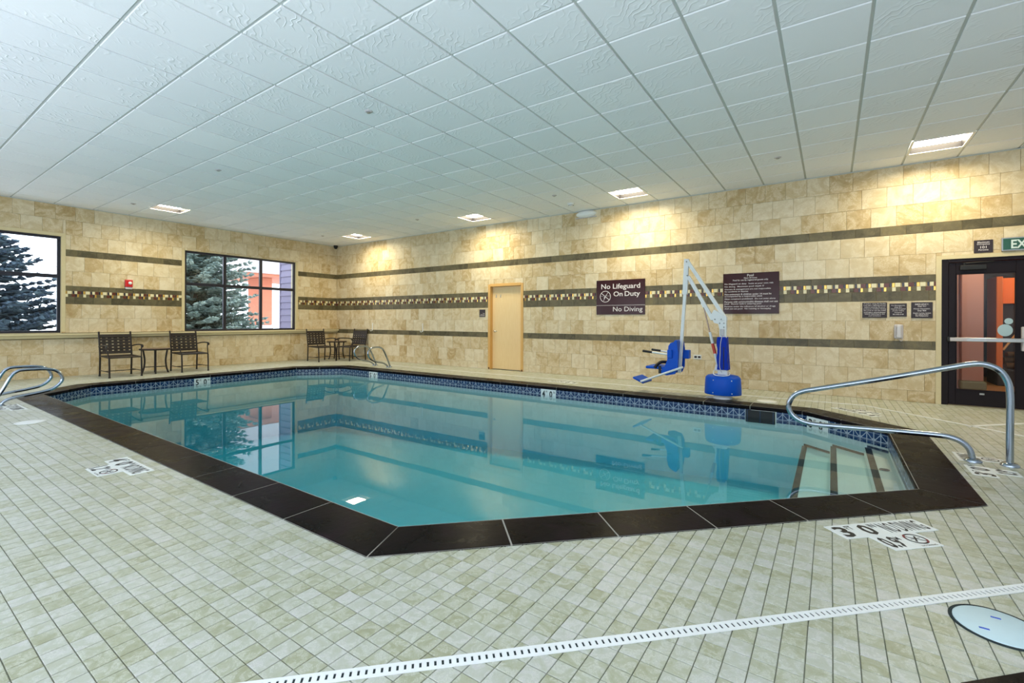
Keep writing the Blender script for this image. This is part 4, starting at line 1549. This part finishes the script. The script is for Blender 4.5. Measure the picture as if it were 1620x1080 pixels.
mb = MB()
mb.tube([(X(11.19), -SW - .045, .475), (X(10.52), -SW - .045, .20)], .017, 10); mb.build('footrest_tube', M['white_metal'], lf)
mb = MB()
Mf = Matrix.Translation((X(10.47), 0.0, .215)) @ Matrix.Rotation(.42, 4, 'Y')
mb.rbox((-.10, -.24, -.016), (.10, .20, .016), bev=.012, M=Mf); mb.build('footrest', M['blue_plastic'], lf, label='tilted blue footrest')
mb = MB()
mb.tube(smooth_path([(X(10.74), -SW - .004, .43), (X(10.76), -SW + .02, .475), (X(10.80), -.08, .52), (X(10.86), .05, .51), (X(10.88), .16, .47)]), .026, 8); mb.build('seat_belt', M['black'], lf)
mb = MB(); mb.rbox((X(10.80), -SW - .018, .35), (X(10.845), -SW - .012, .475), bev=.002); mb.build('belt_strap', M['black'], lf)

# ================================================================== CHAIRS AND TABLES
def box_beam(mb, a, b, w, t, up=Vector((0, 0, 1))):
    a, b = Vector(a), Vector(b)
    d = (b - a).normalized()
    s = d.cross(up).normalized()
    u = s.cross(d).normalized()
    P = []
    for p in (a, b):
        for (i, j) in ((-1, -1), (1, -1), (1, 1), (-1, 1)):
            P.append(p + s * (w / 2 * i) + u * (t / 2 * j))
    mb.grid(P, [(0, 3, 2, 1), (4, 5, 6, 7), (0, 1, 5, 4), (1, 2, 6, 5), (2, 3, 7, 6), (3, 0, 4, 7)])


def make_chair(label):
    """faces +x, back at x = -.33"""
    t = thing('patio_chair', label, 'chair', (0, 0, 0), 0, 'patio chairs along the walls')
    hw = .265
    for s in (-1, 1):
        mb = MB(); mb.tube(smooth_path([(-.29, s * hw, 0), (-.275, s * hw, .25), (-.27, s * hw, .42), (-.30, s * hw, .62), (-.355, s * hw, .90), (-.36, s * hw, .925)], 3), [.017] * 16, 8); mb.build('back_post', M['brown_metal'], t)
        mb = MB(); mb.tube([(.33, s * hw, 0), (.325, s * hw, .2), (.31, s * hw, .40)], .016, 8); mb.build('leg', M['brown_metal'], t)
        mb = MB(); mb.tube(smooth_path([(.31, s * hw, .40), (.27, s * (hw + .01), .48), (.235, s * (hw + .02), .56), (.23, s * (hw + .025), .625), (.20, s * (hw + .025), .645)], 4), .011, 8)
        mb.tube(smooth_path([(-.30, s * (hw + .01), .615), (-.1, s * (hw + .025), .645), (.1, s * (hw + .028), .655), (.25, s * (hw + .03), .65), (.285, s * (hw + .03), .625), (.265, s * (hw + .03), .605), (.24, s * (hw + .03), .615)], 4), [.014] * 25, 8)
        mb.build('armrest', M['brown_metal'], t)
        mb = MB(); mb.tube([(-.285, s * hw, .12), (.325, s * hw, .12)], .008, 7); mb.build('stretcher', M['brown_metal'], t)
    mb = MB(); mb.tube([(.02, -hw, .12), (.02, hw, .12)], .008, 7); mb.build('stretcher', M['brown_metal'], t)
    for z_, x_ in ((.47, -.275), (.86, -.345)):
        mb = MB(); mb.tube([(x_, -hw, z_), (x_, hw, z_)], .012, 7); mb.build('back_rail', M['brown_metal'], t)
    mb = MB()
    mb.tube([(-.27, -hw, .42), (-.27, hw, .42)], .013, 7); mb.tube([(.31, -hw, .405), (.31, hw, .405)], .013, 7)
    for s in (-1, 1): mb.tube([(-.27, s * hw, .42), (.31, s * hw, .405)], .013, 7)
    mb.build('seat_frame', M['brown_metal'], t)
    bx = lambda z: -.275 - (z - .47) * .18
    for k in range(6):
        z = .498 + k * .066
        mb = MB(); mb.rbox((-.004, -hw, -.024), (.004, hw, .024), bev=.003, M=Matrix.Translation((bx(z) + .006, 0, z)) @ Matrix.Rotation(-.18, 4, 'Y')); mb.build('back_strap', M['strap'], t)
    for k in range(5):
        yy = -.19 + k * .095
        mb = MB(); box_beam(mb, (bx(.46) - .002, yy, .462), (bx(.87) - .002, yy, .87), .062, .006, Vector((1, 0, 0))); mb.build('back_strap', M['strap'], t)
    for k in range(6):
        xx = -.22 + k * .095
        mb = MB(); mb.rbox((xx - .03, -hw, .408), (xx + .03, hw, .416), bev=.003); mb.build('seat_strap', M['strap'], t)
    for k in range(5):
        yy = -.19 + k * .095
        mb = MB(); mb.rbox((-.27, yy - .03, .404), (.31, yy + .03, .4075), bev=.0015); mb.build('seat_strap', M['strap'], t)
    for px_, py_ in ((-.29, -hw), (-.29, hw), (.33, -hw), (.33, hw)):
        mb = MB(); mb.lathe([(.019, 0.0005), (.021, .012), (.018, .02)], (px_, py_, 0), 10); mb.build('foot_cap', M['black'], t)
    return t


def copy_tree(o):
    c = o.copy(); COL.objects.link(c)
    for ch in list(o.children):
        d = ch.copy(); COL.objects.link(d); d.parent = c
    return c


chair = make_chair('brown strap patio chair between the left window and a side table')
CH = [((.80, -5.72), .0, None), ((.79, -4.45), .0, 'brown strap patio chair under the six pane window, beside a side table'),
      ((.86, -1.10), -.06, 'brown strap patio chair in the far corner facing along the pool'),
      ((1.34, -.42), -pi / 2 + .12, 'brown strap patio chair backed against the door wall by the grab rails')]
for (p, rz, lb) in CH:
    c = chair if lb is None else copy_tree(chair)
    c.location = (p[0], p[1], 0); c.rotation_euler = (0, 0, rz)
    if lb: c['label'] = lb


def make_table(label):
    t = thing('side_table', label, 'table', (0, 0, 0), 0, 'round side tables')
    mb = MB(); mb.lathe([(.0, .520), (.27, .520), (.285, .526), (.287, .540), (.278, .548), (.0, .549)], (0, 0, 0), 30); mb.build('table_top', M['table_top'], t)
    mb = MB(); mb.lathe([(.278, .514), (.290, .520), (.291, .542), (.287, .547)], (0, 0, 0), 30); mb.build('rim', M['brown_metal'], t)
    for k in range(4):
        a = pi / 4 + k * pi / 2 + .5
        c, s = math.cos(a), math.sin(a)
        mb = MB(); mb.tube(smooth_path([(.235 * c, .235 * s, 0), (.20 * c, .20 * s, .12), (.185 * c, .185 * s, .28), (.20 * c, .20 * s, .42), (.215 * c, .215 * s, .515)], 3), .018, 8); mb.build('leg', M['brown_metal'], t)
    for k in range(2):
        a = pi / 4 + k * pi / 2 + .5
        c, s = math.cos(a) * .2, math.sin(a) * .2
        mb = MB(); mb.tube([(c, s, .14), (-c, -s, .14)], .009, 7); mb.build('stretcher', M['brown_metal'], t)
    return t


tb = make_table('round brown side table between the two chairs under the windows')
tb.location = (.70, -5.08, 0)
tb2 = copy_tree(tb)
tb2.location = (.62, -.43, 0)
tb2['label'] = 'round brown side table in the far corner between two chairs'

# ================================================================== OUTSIDE
mb = MB()
mb.box((-60, -60, -.5), (-.26, 40, -.3))
mb.build('ground', M['snow'], None, label='pale ground outside the windows', cat='ground', kind='structure')


def spruce(name, x, y, h, r, label, mat, seed, z0=-.3, nb=11, dens=1.0):
    rng = random.Random(seed)
    t = thing(name, label, 'tree', (x, y, z0), 0, 'spruces outside')
    mb = MB(); mb.tube([(0, 0, 0), (0, 0, h * .5), (0, 0, h)], [.16, .09, .02], 8); mb.build('trunk', M['bark'], t)
    fo = MB()

    def spray(p, d, L, w):
        d = d.normalized()
        ref = Vector((0, 0, 1)) if abs(d.z) < .9 else Vector((1, 0, 0))
        a = d.cross(ref).normalized(); b = a.cross(d)
        tip = p + d * L
        m = p + d * L * .35
        vs = [p, tip]
        k = 4
        ph = rng.random() * 6
        for j in range(k):
            an = ph + 2 * pi * j / k
            vs.append(m + (a * math.cos(an) + b * math.sin(an)) * w)
        fs = []
        for j in range(k):
            j2 = (j + 1) % k
            fs.append((0, 2 + j2, 2 + j)); fs.append((1, 2 + j, 2 + j2))
        fo.grid(vs, fs, rng.random() * .98 + .01)

    z = .25
    while z < h - .1:
        f = z / h
        R = r * (1 - f) ** .85 + .08
        nbr = max(4, int(nb * (1 - f * .5)))
        for k in range(nbr):
            a = rng.random() * 2 * pi
            L = R * (.75 + .35 * rng.random())
            d = Vector((math.cos(a), math.sin(a), 0))
            droop = -.28 + .45 * f
            steps = max(3, int(L / .14 * dens))
            side = Vector((-d.y, d.x, 0))
            for s in range(1, steps + 1):
                q = s / steps
                p = d * (L * q) + Vector((0, 0, z + L * q * droop + .22 * L * q * q))
                ll = (.20 + .22 * (1 - q)) * (.7 + .6 * rng.random())
                for sd in (-1, 1):
                    dv = d * .75 + side * sd * (.6 + .4 * rng.random()) + Vector((0, 0, -.25 + .4 * rng.random()))
                    spray(p, dv, ll, .04 + .03 * rng.random())
                if rng.random() < .7:
                    spray(p, d * .6 + Vector((rng.uniform(-.4, .4), rng.uniform(-.4, .4), -.5 + rng.random())), ll * .8, .03)
            spray(d * L + Vector((0, 0, z + L * droop + .22 * L)), d + Vector((0, 0, .2)), .2, .03)
        z += .11 + .06 * rng.random()
    fo.build('foliage', mat, t, kind='stuff')
    return t


spruce('spruce_tree', -4.6, -2.3, 8.0, 2.25, 'large pale spruce filling the left half of the six pane window', M['needles'], 3, nb=15)
spruce('spruce_tree', -4.5, -7.1, 3.95, 2.45, 'dark spruce behind the window at the left edge', M['needles_dark'], 8, nb=11)
spruce('spruce_tree', -15.0, -7.5, 4.0, 1.9, 'distant dark spruce low behind the window at the left edge', M['needles_dark'], 12, nb=8, dens=.6)

# lavender lap siding of the wing by the window
t = thing('siding_wing', 'lavender lap sided wing of the building outside the window', 'building', (-1.05, -.95, -.3))
mb = MB(); mb.box((-.56, .03, 0), (.6, .9, 5)); mb.build('core', M['siding'], t)
for k in range(22):
    z = k * .205
    mb = MB(); mb.prism([(-.56, .03, z), (-.56, -.016, z + .004), (-.56, .008, z + .208), (-.56, .03, z + .208)], (1.16, 0, 0)); mb.recalc = True
    mb.build('siding_board', M['siding'], t)
mb = MB(); mb.box((-.60, -.03, 0), (-.56, .10, 5)); mb.build('corner_board', M['siding'], t)

# entrance canopy with stucco columns
t = thing('entrance_canopy', 'pale entrance canopy on a terracotta pier seen through the window', 'canopy', (-9.6, 2.45, -.3))
mb = MB(); mb.box((-3.0, -2.0, 3.62), (1.4, 5.0, 6.2)); mb.build('fascia', M['pale_stucco'], t)
mb = MB(); mb.box((-2.9, -1.9, 3.5), (1.3, 4.9, 3.62)); mb.build('soffit', M['terracotta'], t)
mb = MB(); mb.rbox((-.7, -.25, 1.25), (.6, .26, 3.5), bev=.03); mb.build('pier', M['terracotta'], t)
mb = MB(); mb.rbox((-.74, -.29, 0), (.64, .30, 1.25), bev=.04); mb.build('sunlit_pier_foot', M['pale_stucco'], t)  # sunshine on the lower pier, put in as a pale block

# bare shrub by the wing
t = thing('bare_shrub', 'bare twiggy shrub beside the lavender siding outside', 'shrub', (-3.6, 1.5, -.3))
rng = random.Random(5)
for k in range(16):
    a = rng.random() * 2 * pi
    rr = .25 + .4 * rng.random()
    hh = 1.2 + .9 * rng.random()
    mb = MB()
    p0 = Vector((.08 * math.cos(a), .08 * math.sin(a), 0)); p1 = Vector((rr * math.cos(a), rr * math.sin(a), hh))
    mid = (p0 + p1) / 2 + Vector((0, 0, .15))
    mb.tube(smooth_path([p0, mid, p1], 3), .012, 5)
    for q_ in range(6):
        b0 = mid + (p1 - mid) * (q_ / 6)
        mb.tube([b0, b0 + Vector((rng.uniform(-.25, .25), rng.uniform(-.25, .25), .15 + .2 * rng.random()))], .006, 4)
    mb.build('branch', M['twig'], t)
# overhead line
mb = MB()
mb.tube([(-24, -30, 4.55), (-24, -15, 4.1), (-24, 0, 4.25), (-24, 14, 4.8)], .018, 5)
mb.build('power_line', M['black'], None, label='thin overhead line across the sky in the left window', cat='cable')
